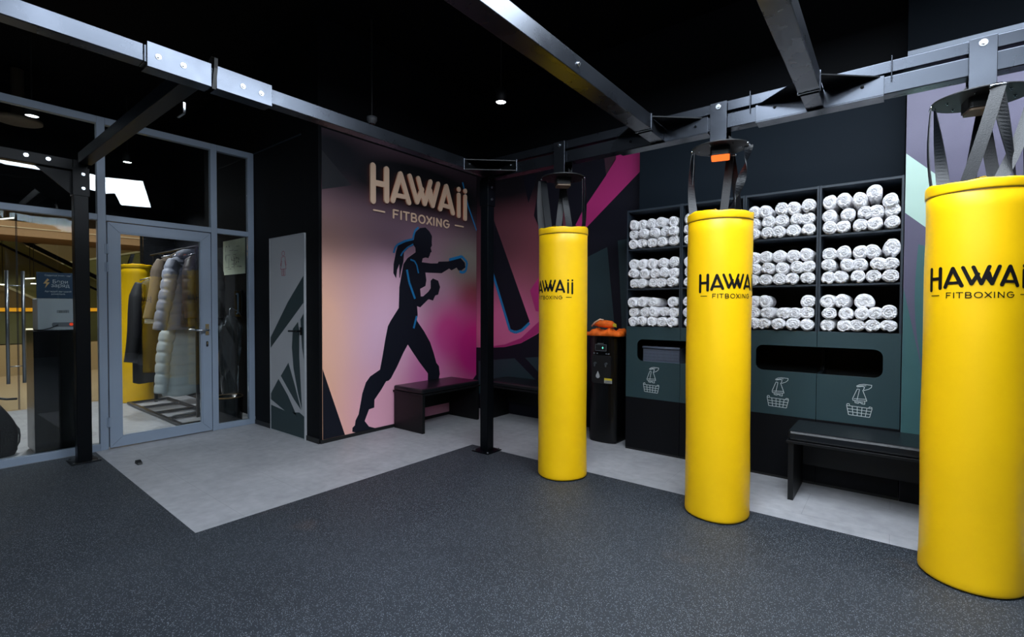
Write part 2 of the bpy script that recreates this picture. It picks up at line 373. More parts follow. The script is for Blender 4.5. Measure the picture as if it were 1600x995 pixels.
for z in (1.895, 1.725, 0.26):
    MB().cyl((X1 + .008, dy0 - .004, z - .045), (X1 + .008, dy0 - .004, z + .045), 0.009, n=12).box(X1 - .004, X1 + .006, dy0 - .02, dy0 + .018, z - .045, z + .045).build('hinge', alum, dr)
h = MB().tube([(X1, 2.083, 1.105), (X1 + .045, 2.083, 1.105), (X1 + .055, 2.075, 1.105), (X1 + .055, 2.02, 1.105), (X1 + .055, 1.95, 1.107)], 0.0105, 10)
h.box(X1, X1 + .008, 2.065, 2.10, 1.05, 1.17)
hh = h.build('door_handle', bolt_m, dr)
h = MB().tube([(X0, 2.083, 1.105), (X0 - .045, 2.083, 1.105), (X0 - .055, 2.075, 1.105), (X0 - .055, 2.02, 1.105), (X0 - .055, 1.95, 1.107)], 0.0105, 10)
h.box(X0 - .008, X0, 2.065, 2.10, 1.05, 1.17).build('door_handle', bolt_m, dr)
MB().prism(rrect(2.073, 2.093, 0.925, 0.985, 0.009), 0, X1, X1 + .006, black_matte).prism(rrect(2.078, 2.088, 0.95, 0.975, 0.004), 0, X1 + .006, X1 + .01, bolt_m).build('lock', None, dr)
# ------------------------------------------------------------------ restroom door (door_2)
d2 = bpy.data.objects.new('door_2', None); C.objects.link(d2); d2['kind'] = 'structure'; d2['label'] = 'pale restroom door printed with dark green leaves'
DG = mat('door_print_green', (32, 54, 58), 0.5); DW = mat('door_print_pale', (176, 178, 182), 0.55, noise=.03, nscale=2)
lf = MB().box(-5.412, -4.70, 2.566, 2.584, 0.008, 2.094, DW)
YP = 2.5655
for poly in ([(-4.7, 1.68), (-4.70, 1.405), (-5.41, 0.905), (-5.41, 1.02), (-5.027, 1.407)],
             [(-4.82, 1.203), (-4.794, 1.108), (-4.797, 0.845), (-4.747, 0.3), (-4.824, 0.459), (-4.915, 0.716), (-4.946, 0.933), (-4.925, 1.128)],
             [(-4.701, 1.299), (-4.701, 0.803), (-4.741, 0.944), (-4.77, 1.228)],
             [(-5.02, 0.769), (-4.893, 0.548), (-4.765, 0.298), (-4.918, 0.399), (-5.186, 0.614)],
             [(-5.237, 0.577), (-5.039, 0.422), (-4.859, 0.232), (-4.95, 0.25), (-4.80, 0.27), (-4.701, 0.238), (-4.701, 0.012), (-5.411, 0.01), (-5.411, 0.275), (-5.1, 0.248), (-5.411, 0.335), (-5.411, 0.40)]):
    lf.prism(poly, 1, YP, 2.5661, DG)
lf.build('door_leaf', None, d2)
ef = MB()
for a, b, c, d in ((-5.425, -5.412, 0.0, 2.107), (-4.70, -4.687, 0.0, 2.107), (-5.412, -4.70, 2.094, 2.107), (-5.412, -4.70, 0.0, 0.008)): ef.box(a, b, 2.562, 2.584, c, d)
ef.build('door_edge', mat('door_edge_white', (165, 168, 172), 0.5), d2)
MB().cyl((-4.75, 2.566, 1.11), (-4.75, 2.51, 1.11), .011, n=10).tube([(-4.75, 2.515, 1.11), (-4.80, 2.508, 1.11), (-4.90, 2.508, 1.108)], .010, 8).box(-4.765, -4.735, 2.556, 2.566, 1.07, 1.15).build('door_handle', black_gloss, d2)
pk = mat('pictogram_pink', (165, 70, 88), 0.5)
pg = MB()
def seg(mb, a, b, t, y0, y1, m, ax=1):
    a = Vector(a); b = Vector(b); d = (b - a)
    if d.length < 1e-6: return
    n = Vector((-d.y, d.x)).normalized() * t / 2
    mb.prism([tuple(a + n), tuple(b + n), tuple(b - n), tuple(a - n)], ax, y0, y1, m)
def pline(mb, pts, t, y0, y1, m, ax=1):
    for a, b in zip(pts, pts[1:]): seg(mb, a, b, t, y0, y1, m, ax)
ox, oz = -5.115, 1.70
pts = [(ox + .035 * cos(a) * .8, oz + .225 + .026 * sin(a)) for a in [2 * pi * k / 14 for k in range(15)]]
pline(pg, pts, .005, 2.5645, 2.566, pk)
pline(pg, [(ox - .035, oz + .19), (ox - .06, oz + .10), (ox - .05, oz + .095), (ox - .03, oz + .15), (ox - .06, oz + .06), (ox + .06, oz + .06), (ox + .03, oz + .15), (ox + .05, oz + .095), (ox + .06, oz + .10), (ox + .035, oz + .19), (ox - .035, oz + .19)], .005, 2.5645, 2.566, pk)
pline(pg, [(ox - .035, oz + .06), (ox - .035, oz - .01), (ox - .008, oz - .01), (ox - .008, oz + .06)], .005, 2.5645, 2.566, pk)
pline(pg, [(ox + .008, oz + .06), (ox + .008, oz - .01), (ox + .035, oz - .01), (ox + .035, oz + .06)], .005, 2.5645, 2.566, pk)
o = pg.build('pictogram', None, d2); o['label'] = 'thin pink outline of a woman'

# ================================================================== MURALS
navy = mat('mural_navy', (20, 23, 34), 0.55, spec=.2); navy2 = mat('mural_navy_dark', (20, 22, 30), 0.5)
blue = mat('mural_blue', (20, 118, 175), 0.5)
grad = blob_print('mural_gradient', (16, 16, 22), [
    (3.2, 0.9, 1.4, 1.75, (212, 160, 182), 1.7), (2.6, 2.1, 0.9, 0.55, (84, 68, 84), 0.85), (3.4, 2.2, 0.8, 0.38, (56, 50, 62), 0.75),
    (2.75, 1.75, .5, .3, (140, 100, 112), .45), (2.5, 0.9, .62, .95, (252, 192, 156), 1.4), (2.6, 0.1, .75, .6, (252, 192, 130), 1.3),
    (3.5, .95, .6, .85, (236, 190, 214), 1.2), (3.5, .2, .7, .5, (244, 178, 198), 1.2),
    (4.7, 1.9, .45, .33, (140, 134, 126), 1.3), (4.85, 1.5, .42, .25, (118, 68, 60), 1.15), (4.15, 1.5, .3, .3, (170, 145, 160), 0.9),
    (4.35, 1.0, .40, .4, (205, 72, 142), 1.2), (4.85, .8, .5, .5, (188, 34, 122), 1.35), (3.95, .5, .33, .45, (222, 116, 180), 0.9),
    (3.9, 2.78, 1.6, .40, (10, 11, 16), 1.35), (2.7, 2.9, .6, .3, (18, 19, 28), 1.2)], (1, 2))  # dark fields along the top: print tone and dim lighting painted together
XM = -4.45
body = [(3.877, 2.301), (3.959, 2.319), (4.024, 2.278), (4.065, 2.227), (4.061, 2.156), (4.065, 2.114), (4.043, 2.081), (4.061, 2.037), (4.039, 2.023), (4.028, 1.991), (4.005, 1.954), (3.959, 1.958), (3.917, 1.944), (3.904, 1.898), (4.043, 1.894), (4.157, 1.903), (4.176, 1.926), (4.345, 1.942), (4.376, 1.968), (4.565, 2.001), (4.641, 1.947), (4.652, 1.887), (4.565, 1.833), (4.522, 1.84), (4.49, 1.873), (4.397, 1.832), (4.356, 1.852), (4.225, 1.785), (3.959, 1.777), (3.974, 1.687), (3.959, 1.616), (3.877, 1.579), (3.886, 1.489), (3.922, 1.49), (4.005, 1.548), (4.043, 1.591), (4.043, 1.683), (4.08, 1.713), (4.167, 1.689), (4.2, 1.611), (4.167, 1.517), (4.119, 1.506), (4.081, 1.442), (4.015, 1.457), (3.996, 1.45), (3.877, 1.358), (3.829, 1.372), (3.838, 1.269), (3.823, 1.214), (3.831, 1.193), (3.936, 1.073), (4.034, 0.935), (4.094, 0.796), (4.138, 0.672), (4.18, 0.63), (4.196, 0.529), (4.171, 0.445), (4.167, 0.349), (3.998, 0.371), (3.998, 0.557), (3.859, 0.711), (3.747, 0.85), (3.689, 0.925), (3.621, 0.83), (3.533, 0.682), (3.447, 0.559), (3.414, 0.535), (3.38, 0.532), (3.314, 0.445), (3.226, 0.349), (3.222, 0.263), (3.155, 0.254), (3.1, 0.137), (3.154, 0.068), (3.233, 0.036), (2.987, 0.036), (2.948, 0.052), (2.951, 0.094), (2.98, 0.114), (2.988, 0.164), (3.025, 0.222), (3.056, 0.361), (3.071, 0.437), (3.117, 0.55), (3.171, 0.609), (3.299, 0.67), (3.331, 0.809), (3.373, 1.011), (3.406, 1.146), (3.445, 1.207), (3.558, 1.35), (3.567, 1.588), (3.587, 1.682), (3.626, 1.856), (3.685, 1.928), (3.806, 2.006), (3.803, 2.057), (3.78, 2.085), (3.702, 2.05), (3.634, 1.99), (3.626, 1.883), (3.592, 1.774), (3.575, 1.694), (3.567, 1.694), (3.567, 1.852), (3.535, 1.784), (3.521, 1.685), (3.483, 1.742), (3.486, 1.846), (3.522, 1.993), (3.551, 2.068), (3.651, 2.109), (3.78, 2.15), (3.798, 2.236)]
blues = [([(3.851, 2.305), (3.80, 2.264), (3.772, 2.193), (3.768, 2.157), (3.651, 2.122), (3.543, 2.07), (3.506, 2.03), (3.486, 1.97)], .024), ([(3.771, 2.097), (3.685, 2.051), (3.617, 1.991), (3.587, 1.946)], .018), ([(3.728, 1.915), (3.789, 1.902), (3.824, 1.857), (3.85, 1.763)], .018), ([(3.676, 1.793), (3.71, 1.647), (3.797, 1.46)], .028), ([(4.356, 1.963), (4.586, 2.025), (4.685, 1.954), (4.663, 1.845), (4.604, 1.815), (4.544, 1.827)], .035), ([(3.823, 1.255), (3.776, 1.112)], .026), ([(4.597, 2.988), (4.706, 2.691), (4.87, 2.396)], .02)]
mm = MB().box(XM + .0005, XM + .008, 2.615, 4.868, 0.036, 3.12, grad)
e0, e1 = XM + .008, XM + .0088
mm.prism([(2.616, 0.74), (2.862, 0.037), (2.616, 0.037)], 0, e0, e1, navy)
mm.prism([(4.737, 0.336), (4.867, 0.45), (4.867, 0.037), (4.70, 0.037)], 0, e0, e1, navy)
mm.prism([(2.616, 2.9), (2.95, 2.62), (2.616, 2.514)], 0, e0, e1, navy2)
mm.prism(body, 0, e0, e1, navy)
for k, (l, t) in enumerate(blues): pline(mm, l, t, e1, e1 + .0006, blue, 0)
o = mm.build('wall_mural'); tag(o, 'pink and orange wall mural with a black silhouette of a boxing woman', 'mural', kind='thing')

cgrad = blob_print('corner_gradient', (26, 20, 28), [
    (-3.7, 1.7, .8, .9, (150, 84, 98), 1.5), (-3.9, 2.2, .7, .4, (96, 56, 66), .8), (-3.9, 1.05, .8, .45, (215, 105, 150), 1.4), (-3.3, 2.1, .4, .5, (110, 55, 66), .7), (-3.9, 2.95, 1.4, .35, (20, 17, 24), 1.2)], (0, 2))
cdark = mat('corner_dark', (20, 20, 31), 0.55, spec=.2); cgreen = mat('corner_green', (27, 50, 56), 0.5); cmag = mat('corner_magenta', (176, 40, 112), 0.5); cdim = mat('corner_maroon', (62, 34, 48), 0.5)
yb = 4.868
cm = MB().box(-4.44, -2.035, yb, 4.879, 0.0, 3.13, cgrad)
def cp(poly, m, k=0): cm.prism(poly, 1, yb - .0006 * (k + 1), yb - .0006 * k, m)
cp([(-4.44, 0.82), (-4.18, 0.83), (-3.941, 0.851), (-3.682, 0.913), (-3.436, 1.034), (-3.15, 1.25), (-3.25, 1.7), (-3.05, 2.05), (-2.95, 2.32), (-3.05, 2.83), (-3.081, 3.12), (-2.036, 3.12), (-2.036, 0.002), (-4.44, 0.002)], cdark)
cp([(-4.213, 2.678), (-4.135, 2.504), (-3.55, 1.193), (-3.58, 1.15), (-3.628, 1.112), (-3.712, 1.071), (-3.843, 1.067), (-3.932, 1.255), (-4.132, 1.809), (-4.3, 2.2), (-4.4, 2.9), (-4.3, 2.9)], cdark)
pline(cm, [(-4.148, 1.802), (-3.86, 1.07), (-3.77, 1.045), (-3.67, 1.075), (-3.55, 1.17)], .035, yb - .0018, yb - .0012, blue)
cp([(-3.665, 2.99), (-3.432, 2.996), (-3.575, 2.654)], cdark)
cp([(-3.33, 3.1), (-3.431, 2.799), (-3.492, 2.489), (-3.402, 2.315), (-3.07, 2.289), (-3.1, 3.1)], cdark)
cp([(-2.39, 3.12), (-2.03, 3.12), (-2.107 + .07, 2.863), (-2.8, 2.235), (-2.902, 2.311), (-2.802, 2.476), (-2.518, 2.814), (-2.40, 2.99)], cmag, 1)
cp([(-2.55, 3.1), (-2.40, 3.1), (-2.40, 2.97), (-2.515, 2.82)], cdim, 1)
cp([(-3.052, 2.9), (-2.94, 2.28), (-3.02, 2.28)], cdim, 1)
cp([(-2.86, 1.89), (-2.496, 2.03), (-2.392, 1.086), (-2.80, 1.074)], cgreen, 1)
cp([(-2.37, 2.09), (-2.036, 2.113), (-2.036, 0.01), (-2.305, 0.01), (-2.317, 1.227)], cgreen, 1)
cp([(-3.546, 1.571), (-3.393, 1.755), (-3.25, 1.5), (-3.25, 1.3), (-3.457, 1.317)], cmag, 1)
cp([(-4.18, 0.847), (-3.941, 0.884), (-3.682, 0.977), (-3.437, 1.168), (-3.2, 1.35), (-3.2, 1.25), (-3.436, 1.04), (-3.682, 0.915), (-3.941, 0.853), (-4.18, 0.832)], cmag, 1)
cp([(-4.4, 0.64), (-3.835, 0.709), (-3.2, 0.78), (-3.2, 0.2), (-4.4, 0.2)], cgreen, 1)
cp([(-3.80, 0.73), (-3.62, 0.737), (-3.2, 0.40), (-3.2, 0.28)], cdark, 2)
o = cm.build('wall_mural'); tag(o, 'dark corner mural with pink diagonal band and green shapes behind the water dispenser', 'mural', kind='thing')

rp = mat('mural_purple', (82, 78, 100), 0.55, noise=.06, nscale=4, bump=.1, bscale=300)
rmint = mat('mural_mint', (168, 196, 184), 0.55); rteal = mat('mural_teal', (52, 92, 94), 0.55, noise=.05, nscale=4)
yr = 4.362
rm = MB().box(0.049, 5.99, yr, 4.369, 0, 3.10, rp)
def rpoly(poly, m, k=0): rm.prism(poly, 1, yr - .0006 * (k + 1), yr - .0006 * k, m)
rpoly([(0.05, 2.435), (0.27, 2.2), (1.2, 1.85), (1.2, 1.55), (0.274, 1.80), (0.05, 2.026)], rmint)
def arc_pts(x0, z0, x1, z1, bul, n=8):
    return [(x0 + (x1 - x0) * t + bul * sin(pi * t), z0 + (z1 - z0) * t) for t in [k / n for k in range(n + 1)]]
rpoly(arc_pts(0.125, 1.80, 0.20, 0.75, -.045) + [(0.30, 0.45), (1.6, 0.45), (1.6, 1.30), (0.35, 1.72)], rteal)
rpoly(arc_pts(0.05, 1.50, 0.25, 0.45, -.0) + [(0.05, 0.45)], rteal)
rpoly([(0.05, 0.002), (5.98, 0.002), (5.98, 0.45), (0.05, 0.45)], mat('mural_base_black', (10, 11, 14), .6, spec=.2), 1)
o = rm.build('wall_mural'); tag(o, 'purple wall mural with mint and teal leaf shapes beside the towel cabinets', 'mural', kind='thing')

# ================================================================== LOGO
# strokes in metres on the wall, u from the H, v height above 2.50 ; (u0,v0,u1,v1,width,square_end)
LOGO = [(.045, .375, .045, .0, .072), (.222, .375, .222, .035, .072), (.045, .198, .222, .202, .066),
        (.414, .365, .305, .05, .068), (.414, .365, .535, .065, .068), (.348, .115, .502, .120, .055),
        (.548, .372, .657, .092, .062), (.677, .372, .776, .092, .062), (.868, .372, .776, .092, .062), (.657, .092, .735, .255, .062), (.862, .268, .903, .090, .062), (.800, .25, .82, .25, .001), (.994, .372, .903, .090, .062), (.776, .092, .80, .16, .06), (.84, .2, .903, .092, .058),
        (1.132, .368, 1.027, .072, .068), (1.132, .368, 1.247, .055, .068), (1.059, .125, 1.219, .120, .055),
        (1.353, .305, 1.353, .035, .060), (1.353, .372, 1.353, .378, .062), (1.472, .305, 1.472, .015, .060), (1.472, .372, 1.472, .378, .062)]
LOGO = [(*l[:4], l[4] * .93) for l in LOGO if l[4] > .01]
def arcs(cx, cy, rx, ry, a0, a1, n=12): return [(cx + rx * cos(radians(a0 + (a1 - a0) * k / n)), cy + ry * sin(radians(a0 + (a1 - a0) * k / n))) for k in range(n + 1)]
b0, t0 = -.140, -.050; md = (b0 + t0) / 2
SMALL = [[(.328, b0), (.328, t0), (.392, t0)], [(.328, md), (.380, md)], [(.434, b0), (.434, t0)], [(.468, t0), (.550, t0)], [(.509, b0), (.509, t0)],
         [(.588, b0), (.588, t0), (.630, t0)] + arcs(.630, t0 - .0225, .022, .0225, 90, -90, 6)[1:] + [(.588, md)], [(.630, md)] + arcs(.634, b0 + .0225, .025, .0225, 90, -90, 6)[1:] + [(.588, b0)],
         arcs(.744, md, .047, .045, 0, 360, 20), [(.822, t0), (.898, b0)], [(.898, t0), (.822, b0)], [(.936, b0), (.936, t0)],
         [(.984, b0), (.984, t0), (1.056, b0), (1.056, t0)], arcs(1.146, md, .047, .045, 50, 360, 16) + [(1.150, md)],
         [(.062, -.094), (.205, -.094)], [(1.302, -.090), (1.448, -.090)]]
def stroke_pts(u0, v0, u1, v1, w, n=5):
    a = Vector((u0, v0)); b = Vector((u1, v1)); d = (b - a).normalized(); ang = math.atan2(d.y, d.x)
    pts = [b + Vector((cos(ang + t), sin(ang + t))) * w / 2 for t in [-pi / 2 + pi * k / n for k in range(n + 1)]]
    pts += [a + Vector((cos(ang + t), sin(ang + t))) * w / 2 for t in [pi / 2 + pi * k / n for k in range(n + 1)]]
    return [tuple(p) for p in pts]
def poly_segments(pl_, w):
    return [stroke_pts(*p, *q, w, 3) for p, q in zip(pl_, pl_[1:])]
# raised wall sign
beige = mat('sign_beige', (226, 192, 164), 0.5)
halo = emis('sign_halo', (255, 120, 60), 1.2)
sg = empty('wall_sign', (XM + .009, 3.15, 2.50), 'raised beige lettered wall sign above the boxing woman', 'sign')
k = 0
big = MB()
for i, l in enumerate(LOGO):
    d = .0003 * (i % 7)
    big.prism(stroke_pts(*l), 0, .012, .030 + d)
big.build('large_lettering', beige, sg)
sm = MB()
for i, pl_ in enumerate(SMALL):
    for j, q in enumerate(poly_segments(pl_, .017)): sm.prism(q, 0, .004, .014 + .0002 * ((i + j) % 5))
sm.build('small_lettering', beige, sg)
hl = MB()
for i, l in enumerate(LOGO):
    hl.prism(stroke_pts(l[0], l[1], l[2], l[3], l[4] * .55), 0, .002 + .0002 * (i % 7), .010)
hl.build('halo_light', halo, sg)

# ================================================================== STEEL RIG
def bolt(mb, p, n, r=.016, m=None):
    p = Vector(p); n = Vector(n)
    mb.cyl(p, p + n * .004, r, n=16, m=m).cyl(p + n * .004, p + n * .012, r * .62, n=6, m=m, smooth=False)
def rigthing(name, loc, label, cat): return empty(name, loc, label, cat)
def at0(mb, loc):      # shift a mesh builder so that its coordinates are relative to loc
    mb.v = [(v[0] - loc[0], v[1] - loc[1], v[2] - loc[2]) for v in mb.v]; return mb
def part(name, mb, m, root, bevel=0.0, lab=None):
    o = at0(mb, root.location).build(name, m, root, bevel)
    if lab: o['label'] = lab
    return o
GB = 'steel beams of the boxing frame'
# left long beam
r = rigthing('rig_beam', (-3.0, 0, 2.57), 'long grey steel beam with bolted splice plates running to the corner post', 'steel beam')
part('beam_tube', MB().box(-3.045, -2.955, -3.2, .785, 2.573, 2.662).box(-3.043, -2.957, .786, 3.39, 2.573, 2.662), steel, r, .004)
for a, b in ((.797, 1.088), (1.113, 1.416)):
    part('splice_plate', MB().box(-2.954, -2.946, a, b, 2.553, 2.678).box(-3.046, -2.954, a, b, 2.553, 2.572), steel_plate, r, .0015)
for y, z in ((.844, 2.615), (.954, 2.615), (1.25, 2.613), (1.352, 2.608)):
    mb = MB(); bolt(mb, (-2.946, y, z), (1, 0, 0), .013); part('bolt', mb, bolt_m, r)
sb = MB()
ptsb = [(-2.942, 1.098, 2.545), (-2.939, 1.102, 2.60), (-2.940, 1.108, 2.66), (-2.955, 1.115, 2.72), (-2.99, 1.112, 2.735), (-3.03, 1.105, 2.70), (-3.05, 1.10, 2.62), (-3.045, 1.10, 2.565)]
for p, q in zip(ptsb, ptsb[1:]): sb.add([(p[0], p[1] - .009, p[2]), (p[0], p[1] + .009, p[2]), (q[0], q[1] + .009, q[2]), (q[0], q[1] - .009, q[2])], [(0, 1, 2, 3)])
ob = part('strap', sb, black_matte, r); ob.modifiers.new('s', 'SOLIDIFY').thickness = .003
# R beam : two tubes one above the other
r = rigthing('rig_beam', (0, 3.44, 2.535), 'double steel beam carrying the hanging punching bags', 'steel beam')
part('lower_tube', MB().box(-2.95, 4.6, 3.392, 3.482, 2.537, 2.632), steel, r, .004)
part('upper_tube', MB().box(-2.95, 4.6, 3.396, 3.478, 2.65, 2.716), steel, r, .004)
for a, b in ((-1.66, -1.00), (-.708, -.062), (-1.0, -.86)):
    if a == -1.0: continue
    part('sleeve', MB().box(a, b, 3.384, 3.3915, 2.531, 2.638).box(a, b, 3.384, 3.488, 2.527, 2.536), steel_plate, r, .001)
for x in (-.74, -.03): part('threaded_rod', MB().cyl((x, 3.3795, 2.60), (x, 3.3795, 2.735), .0030, n=8), steel, r)
for x, z in ((-1.08, 2.59), (-.60, 2.6), (-.16, 2.60), (-1.55, 2.585)):
    mb = MB(); bolt(mb, (x, 3.384, z), (0, -1, 0), .009); part('bolt', mb, dark_steel, r)
# crossbeams
def crossbeam(x0, x1, label):
    r = rigthing('rig_beam', ((x0 + x1) / 2, 3.1, 2.55), label, 'steel beam')
    part('beam_tube', MB().box(x0, x1, -3.2, 3.13, 2.550, 2.646), steel, r, .004)
    part('end_collar', MB().box(x0 - .004, x1 + .004, 3.128, 3.150, 2.546, 2.652), steel_plate, r, .002)
    part('inner_stub', MB().box(x0 + .008, x1 - .008, 3.151, 3.383, 2.540, 2.632), steel, r, .003)
    part('gusset', MB().prism([(x1 - .007, 3.14), (x1 - .007, 3.383), (x1 + .255, 3.383)], 2, 2.633, 2.640), dark_steel, r)
    part('gusset', MB().prism([(x0 + .007, 3.14), (x0 + .007, 3.383), (x0 - .255, 3.383)], 2, 2.633, 2.640), dark_steel, r)
    return r
r = crossbeam(-1.400, -1.290, 'steel crossbeam ending between the two smaller punching bags')
mb = MB(); bolt(mb, (-1.290, 2.18, 2.60), (1, 0, 0), .013); part('bolt', mb, bolt_m, r)
crossbeam(-.440, -.335, 'steel crossbeam ending beside the tall front punching bag')
# lobby side beams
r = rigthing('rig_beam', (-4.3, 1.03, 2.57), 'dark steel beam joining the long beam to the post by the glass', 'steel beam')
part('beam_tube', MB().box(-5.483, -3.047, .985, 1.075, 2.573, 2.662), dark_steel, r, .004)
part('bracket', MB().box(-3.9, -3.894, 1.05, 1.062, 2.66, 2.735).box(-3.9, -3.84, 1.05, 1.062, 2.735, 2.741), bolt_m, r)
part('bracket', MB().box(-3.35, -3.344, 1.08, 1.092, 2.51, 2.57).box(-3.45, -3.344, 1.08, 1.092, 2.504, 2.51), bolt_m, r)
r = rigthing('rig_beam', (-5.53, 0, 2.52), 'dark steel beam running along the glass partition', 'steel beam')
part('beam_tube', MB().box(-5.575, -5.487, -3.2, .953, 2.51, 2.60), dark_steel, r, .004)
part('gusset', MB().prism([(.953, 2.30), (.953, 2.509), (.72, 2.509)], 0, -5.534, -5.526), dark_steel, r)
for y in (.67, .80):
    mb = MB(); bolt(mb, (-5.486, y, 2.565), (1, 0, 0), .016); part('bolt', mb, bolt_m, r)
# posts
def post(x0, x1, y0, y1, ztop, label, zs=2.30):
    cx, cy = (x0 + x1) / 2, (y0 + y1) / 2
    r = rigthing('rig_post', (cx, cy, 0.006), label, 'steel post')
    part('post_tube', MB().box(x0, x1, y0, y1, .012, ztop), dark_steel, r, .004)
    part('base_plate', MB().box(cx - .10, cx + .10, cy - .10, cy + .10, .0065, .0155), dark_steel, r, .002)
    for a in (-1, 1):
        for b in (-1, 1):
            mb = MB(); bolt(mb, (cx + a * .08, cy + b * .08, .0156), (0, 0, 1), .010); part('bolt', mb, bolt_m, r)
    part('top_collar', MB().box(x0 - .007, x1 + .007, y0 - .007, y1 + .007, zs, zs + .24), dark_steel, r, .002)
    return r
r = post(-3.047, -2.957, 3.395, 3.485, 2.565, 'black steel post at the corner of the rubber mat')
for z in (2.36, 2.47):
    mb = MB(); bolt(mb, (-2.950, 3.44, z), (1, 0, 0), .011); part('bolt', mb, bolt_m, r)
part('corner_gusset', MB().prism([(-2.956, 3.08), (-2.956, 3.388), (-2.62, 3.388)], 2, 2.640, 2.647), dark_steel, r)
part('corner_gusset', MB().prism([(-2.956, 3.08), (-2.956, 3.388), (-2.62, 3.388)], 2, 2.556, 2.563), dark_steel, r)
d = Vector((.336, .308, 0)).normalized(); n_ = Vector((d.y, -d.x, 0))
P0 = Vector((-2.956, 3.08, 0)); P1 = Vector((-2.62, 3.388, 0))
fp = [P0, P1, P1 - n_ * .006, P0 - n_ * .006]
part('recess_shade_plate', MB().box(-2.9545, -2.9485, 3.08, 3.384, 2.5635, 2.6395).box(-2.948, -2.62, 3.3842, 3.390, 2.5635, 2.6395), recess_shade, r)  # dark plates give the recess between the gussets its shading by colour
for p, nn in (((-2.9485, 3.14, 2.615), (1, 0, 0)), ((-2.9485, 3.27, 2.595), (1, 0, 0)), ((-2.80, 3.3842, 2.595), (0, -1, 0)), ((-2.68, 3.3842, 2.615), (0, -1, 0))):
    mb = MB(); bolt(mb, p, nn, .010); part('bolt', mb, bolt_m, r)
for p in (P0, P1):
    q = p + n_ * .004; part('rim', MB().cyl((q.x, q.y, 2.553), (q.x, q.y, 2.652), .005, n=8), steel, r)
r = post(-5.585, -5.487, .955, 1.053, 2.60, 'black steel post standing by the glass partition')
for z in (2.365, 2.485):
    mb = MB(); bolt(mb, (-5.480, 1.037 - .02, z), (1, 0, 0), .013); part('bolt', mb, bolt_m, r)

# ================================================================== PUNCHING BAGS
def bag_logo(root, a0, zt, rad, scale=.28, m=ink):
    """logo wrapped on the cylinder; a0 = angle of the H in degrees, zt = height of letter base."""
    def wrap(polys, name, eps):
        mb = MB()
        for k, q in enumerate(polys):
            # triangulate strip between the two long sides so that it follows the curve
            us = [p[0] for p in q]; n = len(q)
            vs = []
            for (u, v) in q:
                a = radians(a0) + u * scale / rad; R = rad + eps + .00015 * (k % 6)
                vs.append((R * cos(a), R * sin(a), zt + v * scale))
            from mathutils.geometry import tessellate_polygon
            tris = tessellate_polygon([[Vector((p[0], p[1], 0)) for p in q]])
            mb.add(vs, [tuple(t) for t in tris], None, False)
        return mb.build(name, m, root)
    def split(l, w):
        u0, v0, u1, v1 = l[:4]; out = []
        n = max(1, int(abs(u1 - u0) / .03))
        return [stroke_pts(u0 + (u1 - u0) * i / n, v0 + (v1 - v0) * i / n, u0 + (u1 - u0) * (i + 1) / n, v0 + (v1 - v0) * (i + 1) / n, w) for i in range(n)]
    P = []
    for l in LOGO: P += split(l, l[4] * .92)
    wrap(P, 'large_lettering', .0016)
    Q = []
    for pl_ in SMALL:
        for p, q in zip(pl_, pl_[1:]): Q += split((*p, *q), .015)
    wrap(Q, 'small_lettering', .0016)
def strap(mb, top, bot, w, tw0, tw1, n=26, bulge=(0, 0, 0)):
    top = Vector(top); bot = Vector(bot); vs = []
    for i in range(n + 1):
        t = i / n; p = top.lerp(bot, t) + Vector(bulge) * sin(pi * t)
        a = tw0 + (tw1 - tw0) * t; d = Vector((cos(a), sin(a), 0)) * w / 2
        nn = Vector((-sin(a), cos(a), 0)) * .0018
        vs += [p - d - nn, p + d - nn, p + d + nn, p - d + nn]
    fs = []
    for i in range(n):
        o = i * 4
        for k in range(4): fs.append((o + k, o + (k + 1) % 4, o + 4 + (k + 1) % 4, o + 4 + k))
    fs += [(0, 1, 2, 3), (n * 4 + 3, n * 4 + 2, n * 4 + 1, n * 4)]
    mb.add(vs, fs, None, False)
